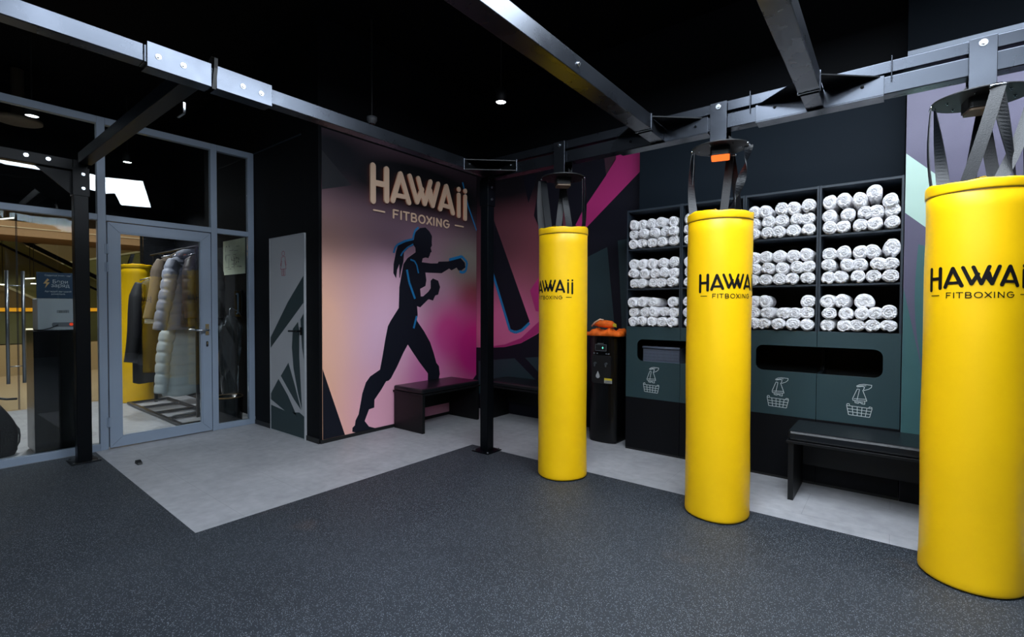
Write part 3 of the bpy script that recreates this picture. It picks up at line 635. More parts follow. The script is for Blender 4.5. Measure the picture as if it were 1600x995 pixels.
def punching_bag(cx, cy, rad, label, a0, top=1.965, seed=0, zl=1.455, lab_h='', lit=False, z0=.011, hy=3.437, disc=.18, rot=0.0, hanger=True, hx=None, sang=()):
    rnd = random.Random(seed)
    ph = rnd.random() * 6
    root = empty('punching_bag', (cx, cy, z0), label, 'punching bag')
    H = top - z0
    prof = [(.02, .004), (rad * .6, .003), (rad - .03, .001), (rad - .006, .001), (rad - .001, .006), (rad + .001, .016), (rad, .045)]
    N = 26
    for k in range(1, N): prof.append((rad, .045 + (H - .045 - .058) * k / N))
    prof += [(rad + .0005, H - .055), (rad - .003, H - .05), (rad - .003, H - .045)]
    def fn(r, z, a):
        if r < rad * .95: return (r, z)
        b = .0016 * sin(3 * a + ph + 4 * z) + .0012 * sin(9 * z + ph) + .001 * sin(5 * a - 3 * z)
        b *= min(1, max(0, (abs(z - (zl - z0) - .02) - .11) / .12))
        if z < .05: b += .0025 * sin(4 * a + ph)
        return (r + b, z)
    MB().lathe(prof, n=72, fn=fn, capt=False).build('bag_body', yellow, root)
    hr = .052
    rimp = [(rad - .006, H - hr), (rad + .0022, H - hr + .0015), (rad + .0035, H - hr + .008), (rad + .0035, H - .03), (rad + .004, H - .010), (rad + .003, H - .003), (rad - .001, H), (rad - .006, H - .002), (rad - .008, H - .02)]
    def fr2(r, z, a):
        k_ = max(0, (z - (H - hr)) / hr)
        return (r + .0012 * sin(7 * a + ph) * k_, z + k_ * (.0055 * sin(2 * a + ph) + .003 * sin(5 * a + 2 * ph) + .0015 * sin(11 * a)))
    MB().lathe(rimp, n=96, fn=fr2, capb=False, capt=False).build('top_rim', yellow, root)
    MB().lathe([(rad + .0022, H - hr - .0028), (rad + .0022, H - hr + .0002)], n=72, capb=False, capt=False).build('seam', yellow_bag_dark, root)
    MB().lathe([(.0, H - .05), (rad - .022, H - .05)], n=48, capb=False, capt=False).build('inner_lid', black_matte, root)
    bag_logo(root, a0, zl - z0, rad)
    # loop of zip at the top
    MB().tube([(-.03, -.12, H - .02), (-.02, -.13, H + .012), (.01, -.13, H + .016), (.035, -.12, H - .01)], .004, 6).build('zip_pull', mat('brass', (150, 120, 50), .3, metal=.9), root)
    if not hanger: return root
    hx = cx if hx is None else hx
    zd = 2.425
    st = []
    for ad, bots in sang:
        a = radians(ad); o_ = Vector((cos(a), sin(a), 0)); tg = Vector((-sin(a), cos(a), 0))
        top_p = Vector((hx, hy, zd - .016)) + o_ * (disc - .002) - Vector((cx, cy, z0))
        for j, (ab, tw0, tw1) in enumerate(bots):
            a2 = radians(ab); bot = Vector(((rad - .026) * cos(a2), (rad - .026) * sin(a2), H - .045))
            mb = MB(); strap(mb, top_p - o_ * .016 * j, bot, .052, a + pi / 2 + radians(tw0), a2 + pi / 2 + radians(tw1), bulge=o_ * .014 * (1 - j))
            mb.build('strap', strap_m, root)
        q = top_p + Vector((0, 0, .006))
        MB().tube([q - tg * .032, q - tg * .02 + Vector((0, 0, .003)), q + tg * .02 + Vector((0, 0, .003)), q + tg * .032], .006, 8).build('shackle', bolt_m, root)
        MB().box(-.018, .018, -.012, .012, .0, .004, rot=Matrix.Rotation(a + pi / 2, 3, 'Z')).build('buckle', bolt_m, root, loc=q + Vector((0, 0, .014)) - o_ * .022)
    # mount on the beam
    mt = empty('bag_mount', (hx, hy, zd), lab_h, 'hanger')
    M2 = Matrix.Rotation(rot, 4, 'Z')
    # disc with slightly cut sides
    dp = [(disc * cos(t) * 1.0, disc * sin(t) * .93) for t in [2 * pi * k / 40 for k in range(40)]]
    dp = [tuple((M2 @ Vector((p[0], p[1], 0)))[:2]) for p in dp]
    MB().prism(dp, 2, 0, .007).build('disc', black_matte, mt, bevel=.0015)
    for s_, yy in ((1, 3.379), (-1, 3.492)):
        y0_, y1_ = (yy - .006, yy) if s_ == 1 else (yy, yy + .006)
        MB().box(-.052, .052, y0_ - hy, y1_ - hy, .008, 2.712 - zd + .0).build('side_plate', steel_plate, mt, bevel=.002)
    mb = MB(); bolt(mb, (.0, 3.373 - hy, 2.682 - zd), (0, -1, 0), .017); mb.build('bolt', bolt_m, mt)
    MB().prism([(-.12, .008), (-.052, .008), (-.052, .075)], 1, -.004, .004).prism([(.12, .008), (.052, .008), (.052, .075)], 1, -.004, .004).build('brace', black_matte, mt)
    for k in range(6):
        a = 2 * pi * k / 6 + .3; mb = MB(); bolt(mb, (.135 * cos(a), .125 * sin(a), 0), (0, 0, -1), .006); mb.build('bolt', bolt_m, mt)
    sq = rrect(-.062, .062, -.062, .062, .016, 4)
    MB().prism([tuple((M2 @ Vector((p[0], p[1], 0)))[:2]) for p in sq], 2, -.055, -.001).build('sensor_box', black_matte, mt)
    sq2 = rrect(-.056, .056, -.056, .056, .014, 4)
    MB().prism([tuple((M2 @ Vector((p[0], p[1], 0)))[:2]) for p in sq2], 2, -.068, -.0555).build('sensor_lens', orange_led if lit else tan_box, mt)
    if not lit:
        pass
    return root
punching_bag(-2.106, 3.345, .1945, 'yellow punching bag hanging between the corner post and the water dispenser', -158, seed=1, lab_h='round black hanger on the beam above the smallest yellow bag', rot=.75, zl=1.462, top=1.985, hx=-2.17, sang=((212, ((222, -90, -100), (262, -90, -140))), (25, ((5, 0, -10), (48, 0, -40))), (122, ((140, 0, 0), (100, 30, 0)))))
punching_bag(-.905, 3.345, .1965, 'yellow punching bag hanging in front of the towel cabinets, second column', -112, seed=2, lab_h='round black hanger with an orange glowing sensor', lit=True, rot=.25, zl=1.458, hx=-.93, sang=((194, ((222, 0, -117), (196, 0, -20))), (-4, ((302, -71, -21),)), (82, ((60, 0, 0), (100, 30, 0)))))
punching_bag(.318, 3.320, .1985, 'large yellow punching bag cut by the frame edge, beside the leather bench', -153, seed=3, lab_h='round black hanger with wide webbing straps above the tallest yellow bag', rot=.2, zl=1.447, hx=.33, disc=.195, sang=((183, ((188, 0, 0), (220, 0, 47))), (283, ((248, -18, 17), (312, -18, 40))), (350, ((285, -85, -20), (330, -50, 10))), (82, ((60, 0, 0), (100, 30, 0)))))
lb = punching_bag(-8.56, 2.142, .20, 'yellow punching bag standing in the lobby behind the hanging coats', -20, seed=4, hanger=False, z0=.001, top=1.95, zl=1.46)
mb = MB()
for a in (200, 320, 80):
    a = radians(a); strap(mb, (.05 * cos(a), .05 * sin(a), 2.10), (.165 * cos(a), .165 * sin(a), 1.88), .05, a + 1.5, a + 1.2)
mb.build('strap', strap_m, lb)

# ================================================================== TOWEL CABINETS
edges = [-2.03, -1.507, -.983, -.459, .045]
YF, YB = 4.365, 4.868
names = ['first towel cabinet beside the water dispenser', 'towel cabinet behind the middle punching bag', 'towel cabinet between the middle bag and the last cabinet', 'last towel cabinet beside the purple mural']
SH = [(1.165, 1.183), (1.530, 1.543), (1.905, 1.918), (2.272, 2.288)]
def icon(mb, cx, cz, s=1.0):
    y0, y1 = YF - .0012, YF - .0002
    def L(pts, closed=False):
        P = [(cx + (p[0] - 245) * .00100 * s, cz - (p[1] - 625) * .00095 * s) for p in pts]
        if closed: P.append(P[0])
        pline(mb, P, .0034, y0, y1, white_line)
    L([(228, 518), (245, 506), (270, 500), (318, 503), (315, 520), (300, 535), (272, 548), (270, 538), (276, 524), (262, 516), (250, 520), (232, 524)], True)
    L([(236, 519), (262, 512), (285, 510)])
    L([(232, 540), (205, 618), (208, 632), (290, 628), (286, 612), (264, 545)]); L([(246, 542), (232, 625)]); L([(232, 540), (246, 542)]); L([(212, 618), (286, 614)])
    L([(220, 632), (220, 648), (240, 652), (248, 640), (260, 652), (278, 654), (278, 632)]); L([(226, 640), (270, 642)])
    L([(170, 676), (182, 746), (308, 750), (322, 682), (170, 676)])
    L([(170, 676), (172, 662), (184, 660), (188, 672)]); L([(322, 682), (320, 672), (306, 670), (302, 680)])
    L([(173, 700), (318, 704)]); L([(177, 722), (313, 727)])
    for u in (.22, .42, .61, .8): L([(170 + 152 * u, 677 + 6 * u), (182 + 126 * u, 746 + 4 * u)])
for i in range(4):
    x0, x1 = edges[i] + .0015, edges[i + 1] - .0015
    r = empty('towel_cabinet', ((x0 + x1) / 2, YF, 0), 'dark green ' + names[i], 'cabinet')
    cb = MB()
    for q0 in (x0, x1 - .013):
        cb.box(q0, q0 + .013, YF, YB, 1.165, 2.29, cab_edge).box(q0, q0 + .013, YF + .017, YB, 1.075, 1.165, cab_in).box(q0, q0 + .013, YF + .017, YB, 0, .845, cab_edge).box(q0, q0 + .013, YF + (.4 if (q0 == x0) == (i % 2 == 1) else .017), YB, .845, 1.075, cab_in)
    cb.box(x0 + .013, x1 - .013, YB - .01, YB, .0, 2.29, cab_in).box(x0 + .013, x1 - .013, YF + .02, YB - .01, .0, .08, cab_in)
    part('carcass', cb, None, r)
    for (a, b) in SH:
        part('shelf', MB().box(x0 + .0135, x1 - .0135, YF + .002, YB - .011, a, b), cab_edge, r)
    # front with slot notch
    sx = (-1.918, -1.095) if i < 2 else (-.886, -.056)
    zf0, zf1 = .506, 1.180
    zs0, zs1, rr = .857, 1.062, .055
    L_, R_ = x0, x1
    if i % 2 == 0:   # slot opens to the right seam
        s0 = sx[0]
        notch = [(R_, zs0), (s0 + rr, zs0)] + [(s0 + rr - rr * sin(t), zs0 + rr - rr * cos(t)) for t in [pi / 2 * k / 6 for k in range(1, 7)]] + [(s0, zs1 - rr)] + [(s0 + rr - rr * cos(t), zs1 - rr + rr * sin(t)) for t in [pi / 2 * k / 6 for k in range(1, 7)]] + [(R_, zs1)]
        poly = [(L_, zf0), (R_, zf0)] + notch + [(R_, zf1), (L_, zf1)]
    else:
        s1 = sx[1]
        notch = [(L_, zs1), (s1 - rr, zs1)] + [(s1 - rr + rr * sin(t), zs1 - rr + rr * cos(t)) for t in [pi / 2 * k / 6 for k in range(1, 7)]] + [(s1, zs0 + rr)] + [(s1 - rr + rr * cos(t), zs0 + rr - rr * sin(t)) for t in [pi / 2 * k / 6 for k in range(1, 7)]] + [(L_, zs0)]
        poly = [(R_, zf0), (R_, zf1), (L_, zf1)] + notch + [(L_, zf0)]
    dr_ = part('door', MB().prism(poly, 1, YF - .0002, YF + .016), cab_green, r, .001)
    ic = MB(); icon(ic, (-1.775, -1.25, -.722, -.190)[i], .687)
    o = at0(ic, r.location).build('towel_pictogram', None, dr_); o['label'] = 'white line drawing of a hand dropping a towel into a basket'
    part('kick_panel', MB().box(x0, x1, YF - .0002, YF + .016, .02, .5055), cab_low, r, .001)
    part('plinth', MB().box(x0, x1, YF + .004, YF + .016, .0, .02), black_matte, r)
# laundry basket behind the slot of the first pair
bm_ = mat('grey_plastic', (88, 96, 112), .5)
r = empty('laundry_basket', (-1.62, 4.60, .081), 'grey plastic laundry basket seen through the first cabinet slot', 'basket')
b = MB()
x0, x1, y0, y1, z1 = -1.885, -1.53, 4.43, 4.80, .985
part('basket_wall', MB().box(x0, x1, y0, y0 + .004, .083, z1).box(x0, x1, y1 - .004, y1, .083, z1).box(x0, x0 + .004, y0, y1, .083, z1).box(x1 - .004, x1, y0, y1, .083, z1).box(x0, x1, y0, y1, .082, .087), bm_, r)
rim = MB().tube([(x0, y0 - .006, z1), (x1, y0 - .006, z1)], .012, 8); part('rim', rim, bm_, r)
rb = MB()
for k in range(26): rb.box(x0 + .01 + k * .0135, x0 + .013 + k * .0135, y0 - .003, y0, z1 - .12, z1 - .03)
for k in range(4): rb.box(x0 + .01, x1 - .01, y0 - .003, y0, z1 - .12 + k * .03, z1 - .117 + k * .03)
part('lattice', rb, mat('grey_plastic_dark', (60, 66, 80), .5), r)

# ------------------------------------------------------------------ towels
def towel_mesh(seed):
    """A rolled towel: soft round bundle whose front end shows the spiral fold."""
    rnd = random.Random(seed)
    turns = rnd.choice((1.6, 2.1, 2.6)); R = .0500; NA = 56; NR = 15
    ph = rnd.random() * 6.28; dn = rnd.choice((1, -1)); wb = [rnd.uniform(-1, 1) for _ in range(12)]
    fold = rnd.random() < .45      # folded in half before rolling: crease pushed in from below
    def outline(a, y):
        f = ((dn * (a - ph)) / (2 * pi)) % 1.0
        r = R * (1 - .07 * (1 - f) ** 3) * (1 + .03 * sin(2 * a + wb[0] * 3) + .022 * sin(3 * a + wb[1] * 3) + .012 * sin(5 * a + wb[2] * 5))
        r *= 1 + .012 * sin(26 * y + wb[3] * 4 + 2 * a) + .006 * sin(9 * a + 30 * y + wb[4] * 6)
        if fold:
            da = abs((a - (1.5 * pi + .5 * wb[5]) + pi) % (2 * pi) - pi); r *= 1 - .30 * math.exp(-(da / .22) ** 2)
        return r
    vs = []; Ls = .30
    for k in range(NR + 1):                       # front face, centre to edge
        u = .04 + .96 * (k / NR)
        for i in range(NA):
            a = 2 * pi * i / NA
            r = outline(a, 0) * u * (.985 if k == NR else 1)
            p = (u * turns - dn * (a - ph) / (2 * pi)) % 1.0
            g = math.exp(-((min(p, 1 - p)) / .13) ** 2) * (1 if .10 < u < .93 else .4)
            y = .0115 * g + .012 * max(0, u - .70) ** 2 / .09 * 1.2 + .004 * sin(4 * a + wb[6] * 5) * u - .008 * (1 - u) * wb[7] + .0025 * sin(13 * a + 9 * u + wb[8] * 6)
            vs.append((r * cos(a), -Ls / 2 + y, r * sin(a)))
    ys = (.022, .04, .075, .12, .18, .24, .29, .30)
    for m_, y in enumerate(ys):
        for i in range(NA):
            a = 2 * pi * i / NA; r = outline(a, y) * (1.015, 1.02, 1.01, 1, 1, 1, .97, .85)[m_]
            vs.append((r * cos(a), -Ls / 2 + y + .004 * sin(4 * a + wb[6] * 5) * (1 if m_ < 2 else 0), r * sin(a)))
    P = NR + 1 + len(ys)
    fs = [(j * NA + i, j * NA + (i + 1) % NA, (j + 1) * NA + (i + 1) % NA, (j + 1) * NA + i) for j in range(P - 1) for i in range(NA)]
    fs += [tuple(reversed(range(NA))), tuple(range((P - 1) * NA, P * NA))]
    return MB().add(vs, fs, None, True)
tproto = [towel_mesh(100 + k).build('rolled_towel', towel_m) for k in range(9)]
tmesh = [p.data for p in tproto]
for p in tproto:
    md_ = p.data
    bm = bmesh.new(); bm.from_mesh(md_)
    bmesh.ops.subdivide_edges(bm, edges=[], cuts=0); bm.to_mesh(md_); bm.free()
ORD = ['first', 'second', 'third', 'fourth', 'fifth', 'sixth']
ROWN = ['bottom', 'middle', 'top']; CUBN = ['lowest', 'middle', 'highest']
COLN = ['first cabinet', 'second cabinet', 'third cabinet', 'last cabinet']
first = list(tproto); used = 0
Trnd = random.Random(5)
for ci in range(4):
    for si in range(3):
        x0, x1 = edges[ci] + .018, edges[ci + 1] - .018
        zb = SH[si][1]
        n = 5; pitch = (x1 - x0 - .012) / n
        for row in range(3):
            slots = list(range(n))
            if si == 0 and row == 2:
                slots = {0: [0, 1, 2, 4], 1: [0, 1, 3], 2: [0, 1, 4], 3: [0, 1, 2]}[ci]
            for q, k in enumerate(slots):
                vx = Trnd.choice((0, 0, .006, -.006))
                x = x0 + .006 + pitch * (k + .5) + (vx + Trnd.uniform(-.008, .008) + (.014 if row == 1 else -.006) + Trnd.uniform(-.005, .005) if 0 < k < n - 1 else 0)
                big_ = Trnd.uniform(.96, 1.06)
                sx = pitch / .1 * Trnd.uniform(1.0, 1.08); sz = Trnd.uniform(.90, .98)
                hgt = .086
                z = zb + .048 + row * hgt + (Trnd.uniform(-.001, .007) if row else 0)
                if si == 2 and ci == 3 and row == 2: z += (.012, .022, 0, .05, -.02)[k]; sz *= 1.08
                if si == 1 and ci == 3 and row == 2 and k == 4: z += .02; sz *= 1.25
                if si == 0 and ci == 3 and row == 2 and k == 2: x += .045; sx *= 1.28; sz *= 1.12
                if si == 0 and ci == 3 and row == 1 and k == 4: z += .012; sz *= 1.15
                if row == 2: sz *= 1.06; z += .004
                if used < len(first): o = first[used]
                else:
                    o = first[0].copy(); o.data = tmesh[Trnd.randrange(len(tmesh))]; C.objects.link(o)
                used += 1
                o.location = (x, YF + .150 + Trnd.uniform(-.035, -.004), z)
                o.rotation_euler = (Trnd.uniform(-.03, .03), Trnd.uniform(-.6, .6), Trnd.uniform(-.06, .06))
                o.rotation_euler.y = 0
                o.scale = (sx * Trnd.choice((1, -1)), Trnd.uniform(.95, 1.0), sz)
                tag(o, 'white rolled towel, %s in the %s row of the %s cubby, %s' % (ORD[q], ROWN[row], CUBN[si], COLN[ci]), 'towel', 'rolled white towels in the cabinet cubbies', 'thing')

# ================================================================== BENCHES
def bench(x0, x1, y0, y1, along, label, cush=.055, zs=.405, tb=.02):
    r = empty('bench', ((x0 + x1) / 2, (y0 + y1) / 2, 0), label, 'bench')
    part('seat_board', MB().box(x0, x1, y0, y1, zs - .0, zs + tb), bench_black, r, .002)
    part('seat_cushion', MB().box(x0 + .006, x1 - .006, y0 + .004, y1 - .004, zs + tb + .001, zs + tb + cush), leather, r, .018)
    t = .035
    if along == 'x': L = [(x0 + .01, x0 + .01 + t, y0 + .01, y1 - .01), (x1 - .01 - t, x1 - .01, y0 + .01, y1 - .01)]
    else: L = [(x0 + .01, x1 - .01, y0 + .01, y0 + .01 + t), (x0 + .01, x1 - .01, y1 - .01 - t, y1 - .01)]
    for q in L: part('leg', MB().box(*q, .0, zs - .001), bench_black, r, .002)
    if along == 'x': part('seat_shade_board', MB().box(x0 + .05, x1 - .05, y1 - .04, y1 - .022, .16, zs - .001), bench_black, r)  # dark board stands in for the shade under the seat
    else: part('seat_shade_board', MB().box(x0 + .022, x0 + .04, y0 + .05, y1 - .05, .16, zs - .001), bench_black, r)
    return r
bench(-4.432, -3.935, 3.465, 4.385, 'y', 'black bench against the boxer mural')
bench(-3.905, -2.72, 4.40, 4.862, 'x', 'black bench against the corner mural, behind the post')
bench(-.585, 1.75, 3.895, 4.355, 'x', 'long black leather bench in front of the towel cabinets', cush=.07)

# ================================================================== WATER DISPENSER
r = empty('water_dispenser', (-2.31, 4.54, 0), 'black floor standing water dispenser beside the cabinets', 'water dispenser')
fx0, fx1, fy, by = -2.465, -2.150, 4.385, 4.72
def dprof(s=0):
    p = [(fx0 + s, by), (fx0 + s, fy + .05)]
    p += [(fx0 + s + (fx1 - fx0 - 2 * s) * t, fy + .05 - (.05 - s) * (sin(pi * t) ** .45)) for t in [k / 12 for k in range(1, 12)]]
    p += [(fx1 - s, fy + .05), (fx1 - s, by)]
    return p
part('body', MB().prism(dprof(), 2, .02, 1.055), black_gloss, r, .003)
part('plinth', MB().prism(dprof(.012), 2, 0.0, .02), black_matte, r)
part('top_cover', MB().prism(dprof(.005), 2, 1.056, 1.075), black_gloss, r, .004)
fyp = fy - .003
scr = MB().prism([(-2.372, .925), (-2.248, .925), (-2.248, .992), (-2.372, .992)], 1, fyp, fy + .02, black_matte)
pline(scr, [(-2.370, .928), (-2.25, .928), (-2.25, .990), (-2.370, .990), (-2.370, .928)], .003, fyp - .001, fyp, mat('grey_print', (120, 125, 130), .5))
part('display', scr, None, r)
part('indicator', MB().prism([(-2.292, .962), (-2.288, .974), (-2.284, .962), (-2.276, .958), (-2.284, .954), (-2.288, .944), (-2.292, .954), (-2.300, .958)], 1, fyp - .002, fyp - .001), emis('indicator_green', (120, 255, 220), 1.2), r)
part('tap_recess', MB().prism(rrect(-2.41, -2.20, .60, .88, .02, 4), 1, fyp, fy + .02), black_matte, r, .001)
for x in (-2.365, -2.243): part('tap', MB().cyl((x, fyp + .002, .80), (x, fyp - .03, .80), .012, n=12).cyl((x, fyp - .022, .80), (x, fyp - .026, .77), .008, n=10), mat('tap_grey', (70, 74, 78), .3), r)
dpl = [(-2.340 + .022 * cos(a) * (1 - .0 * sin(a)), .672 + .022 * sin(a)) for a in [radians(160 + k * 220 / 14) for k in range(15)]] + [(-2.340, .722)]
part('drop_mark', MB().prism(dpl, 1, fyp - .002, fyp), mat('drop_grey', (175, 178, 180), .5), r)
lb_ = MB().box(-2.268, -2.183, fyp - .0015, fyp, .607, .636, mat('sticker_white', (170, 172, 168), .6)).box(-2.268, -2.183, fyp - .0015, fyp, .636, .656, mat('sticker_yellow', (200, 180, 40), .6))
for k in range(3): lb_.box(-2.26, -2.19, fyp - .002, fyp - .0015, .612 + k * .008, .6145 + k * .008, ink)
part('sticker', lb_, None, r)
part('logo_mark', MB().box(-2.345, -2.28, fyp - .001, fyp, .999, .1004 + .903), mat('grey_print', (120, 125, 130), .5), r)
for x in (-2.385, -2.35, -2.25, -2.225): part('button', MB().prism(rrect(x - .006, x + .006, .895, .905, .003, 3), 1, fyp - .001, fy + .01), mat('grey_print', (120, 125, 130), .5), r)
# orange cloth on top
org = mat('orange_cloth', (244, 108, 12), .7, noise=.2, nscale=14, bump=.5, bscale=30)
def crumple(w, d, h, seed, n=26):
    rnd = random.Random(seed); ph = [rnd.uniform(0, 6.28) for _ in range(8)]
    top = []; vs = []
    for j in range(n + 1):
        for i in range(n + 1):
            u = i / n * 2 - 1; v = j / n * 2 - 1
            e = max(0, 1 - abs(u) ** 6) * max(0, 1 - abs(v) ** 6)
            z = h * (e ** .4) * (.72 + .16 * sin(9 * u + ph[0] + 3 * v) + .12 * sin(13 * v + ph[1] - 4 * u) + .08 * sin(21 * u + 9 * v + ph[2]))
            vs.append((u * w / 2 * (1 + .06 * sin(5 * v + ph[3])), v * d / 2 * (1 + .08 * sin(4 * u + ph[4])), z))
    fs = [(j * (n + 1) + i, j * (n + 1) + i + 1, (j + 1) * (n + 1) + i + 1, (j + 1) * (n + 1) + i) for j in range(n) for i in range(n)]
    N = len(vs); vs += [(x, y, 0) for x, y, z in vs]
    fs += [tuple(N + k for k in reversed(f)) for f in fs]
    for i in range(n):
        for a, b in ((i, i + 1), (n * (n + 1) + i + 1, n * (n + 1) + i), ((i + 1) * (n + 1), i * (n + 1)), (i * (n + 1) + n, (i + 1) * (n + 1) + n)): fs.append((a, a + N, b + N, b))
    return MB().add(vs, fs, None, True)
o = crumple(.40, .34, .075, 3).build('orange_cloth', org, loc=(-2.30, 4.545, 1.077)); tag(o, 'crumpled bright orange cloth spread over the water dispenser', 'cloth', kind='thing')
r = empty('orange_bundle', (-2.31, 4.50, 1.152), 'rolled orange garment with pale trim lying on the spread orange cloth', 'garment')
mb = MB().tube([(-2.42, 4.45, 1.195), (-2.37, 4.46, 1.20), (-2.30, 4.47, 1.195), (-2.24, 4.48, 1.19), (-2.21, 4.49, 1.18)], [.02, .036, .040, .036, .02], 14)
part('roll', mb, org, r)
part('trim', MB().tube([(-2.44, 4.43, 1.17), (-2.40, 4.42, 1.21), (-2.35, 4.44, 1.243), (-2.32, 4.46, 1.235)], .008, 6), mat('pale_trim', (225, 190, 160), .7), r)
part('tag', MB().prism([(-2.20, 1.175), (-2.16, 1.165), (-2.165, 1.20), (-2.195, 1.205)], 1, 4.42, 4.43), mat('sticker_yellow', (200, 180, 40), .6), r)

# ================================================================== DOORSTOP, CAMERA, SPOTS
o = MB().prism([(-5.14, 0.0), (-5.05, 0.0), (-5.06, .018), (-5.10, .032), (-5.13, .028)], 1, 1.265, 1.30).build('door_stop', black_matte, bevel=.004); tag(o, 'small black rubber door stop lying on the grey floor', 'door stop', kind='thing')
def spot(x, y, z, label, r_=.052, cab=True):
    r = empty('ceiling_spot', (x, y, z), label, 'spotlight')
    MB().lathe([(r_ - .004, .004), (r_, 0), (r_ + .004, .002), (r_ + .004, .13), (r_ - .01, .14)], n=28, capb=False).build('housing', black_matte, r)
    MB().lathe([(0.001, .006), (r_ - .005, .006)], n=28, capb=False, capt=False).build('diffuser', spot_e, r)
    MB().cyl((-.0, 0, .14), (-.0, 0, 4.199 - z), .006, n=8).build('rod', black_matte, r)
    return r
spot(-3.28, 3.97, 3.51, 'small round spotlight hanging above the corner mural', .055)
spot(-6.98, .90, 3.30, 'round spotlight in the lobby above the backpack', .055)
spot(-8.17, 1.974, 3.30, 'small round spotlight above the lobby coats', .05)
r = empty('air_diffuser', (-8.3, .95, 3.56), 'round tan air diffuser on the lobby ceiling', 'air vent')
MB().lathe([(.001, 0), (.10, -.004), (.20, .0), (.22, .01), (.22, .04), (.06, .05), (.06, .63)], n=32, capb=False).build('vent_ring', mat('vent_tan', (120, 105, 88), .7), r)
r = empty('security_camera', (-4.95, 3.566, 3.58), 'small dome security camera high on the dark ceiling', 'camera')
r.location = (-4.1, 2.955, 3.2)
MB().lathe([(.001, -.03), (.03, -.024), (.045, 0), (.05, .01), (.05, .04)], n=24, capb=False).build('housing', mat('cam_white', (90, 92, 96), .5), r)
MB().lathe([(.001, -.036), (.018, -.034), (.028, -.024)], n=16, capb=False, capt=False).build('lens_dome', black_gloss, r)
MB().cyl((0, 0, .04), (0, 0, .999), .008, n=8).build('rod', black_matte, r)

# ================================================================== LOBBY
# entrance doors
XE = -8.93
def mdoor(y0, y1, hy, label, n):
    r = bpy.data.objects.new('door_%d' % n, None); C.objects.link(r); r['kind'] = 'structure'; r['label'] = label
    MB().box(XE - .005, XE + .005, y0, y1, .01, 2.665).build('door_pane', clear_soft, r)
    MB().box(XE - .0055, XE + .0055, y1 - .006 if y1 < 1.5 else y0, y1 if y1 < 1.5 else y0 + .006, .01, 2.665).build('door_edge', rubber_seal, r)
    for sx in (.05,):
        MB().tube([(XE + sx, hy, .36), (XE + sx, hy, 1.81)], .019, 14).build('pull_handle', mat('brushed_steel', (120, 125, 132), .3, metal=.9), r)
        for z in (1.62, .58): MB().tube([(XE + sx, hy, z), (XE, hy, z)], .009, 8).build('standoff', bolt_m, r)
mdoor(-.1, .985, .888, 'glass entrance leaf by the backpack', 3)
mdoor(.989, 2.335, 1.035, 'glass entrance leaf by the charging station', 4)
o = MB().tube([(XE + .05, .888, 1.62), (XE + .05, 1.035, 1.62)], .006, 8).build('lock_bar', bolt_m); tag(o, 'thin steel bar linking the two tall door pulls, upper one', 'lock', kind='thing')
o = MB().tube([(XE + .05, .888, .58), (XE + .05, 1.035, .58)], .006, 8).build('lock_bar', bolt_m); tag(o, 'thin steel bar linking the two tall door pulls, lower one', 'lock', kind='thing')
struct('window_8', MB().box(XE - .005, XE + .005, -5.9, -.105, .01, 2.665), clear_soft, 'fixed entrance glazing')

# charging station
r = empty('charging_station', (-6.25, .90, 0), 'black pedestal with a grey power bank dispenser behind the glass', 'charging station')
part('pedestal', MB().box(-6.45, -6.05, .765, 1.12, .02, 1.13), black_gloss, r, .004)
part('dispenser_box', MB().box(-6.35, -6.09, .80, 1.09, 1.132, 1.425), mat('station_grey', (168, 174, 180), .4), r, .008)
sgn = part('sign_board', MB().box(-6.13, -6.115, .80, 1.09, 1.427, 1.665), mat('sign_blue', (24, 56, 84), .4), r, .001)
tan = mat('sign_tan', (205, 165, 110), .5); wht = mat('sign_white', (190, 195, 200), .5)
def text(body, size, x, y, z, m, parent, al='LEFT', ax='x', name='lettering'):
    c = bpy.data.curves.new('tmp_text', 'FONT'); c.body = body; c.size = size; c.align_x = al; c.extrude = .0004; c.materials.append(m)
    t_ = bpy.data.objects.new('tmp_text', c); C.objects.link(t_); bpy.context.view_layer.update()
    me = bpy.data.meshes.new_from_object(t_.evaluated_get(bpy.context.evaluated_depsgraph_get())); bpy.data.objects.remove(t_)
    o = bpy.data.objects.new(name, me); C.objects.link(o); o.parent = parent
    o.location = Vector((x, y, z)) - parent.location if parent.parent is None else Vector((x, y, z)) - parent.parent.location
    o.rotation_euler = (pi / 2, 0, pi / 2)
    return o
XS = -6.1142
text('Садится телефон?', .021, XS, .945, 1.632, wht, sgn, 'CENTER')
text('Бери', .046, XS, .905, 1.567, wht, sgn); text('заряд', .046, XS, .895, 1.532, wht, sgn)
text('Арендуй внешний', .021, XS, .945, 1.485, wht, sgn, 'CENTER'); text('powerbank', .021, XS, .945, 1.462, wht, sgn, 'CENTER')
bl = MB().prism([(.872, 1.610), (.845, 1.562), (.866, 1.562), (.855, 1.520), (.888, 1.574), (.866, 1.574), (.885, 1.598)], 0, XS, XS + .001)
o = at0(bl, r.location).build('lightning_mark', tan, sgn)
br = MB()
rr_ = random.Random(2); y = .93
while y < 1.01:
    wv = rr_.choice((.0015, .003)); br.box(-6.0895, -6.089, y, y + wv, 1.292, 1.318); y += wv + rr_.choice((.002, .003))
part('barcode', br, ink, r)
part('socket_panel', MB().prism(rrect(.895, 1.065, 1.165, 1.205, .015, 4), 0, -6.0895, -6.086), mat('socket_grey', (95, 100, 108), .5), r)
part('power_switch', MB().cyl((-6.086, 1.028, 1.186), (-6.080, 1.028, 1.186), .014, n=16), emis('switch_red', (230, 70, 40), .8), r)
part('power_cord', MB().tube([(-6.085, .935, 1.185), (-6.07, .925, 1.178), (-6.065, .88, 1.155), (-6.07, .83, 1.14), (-6.12, .775, 1.136)], .004, 6), black_matte, r)
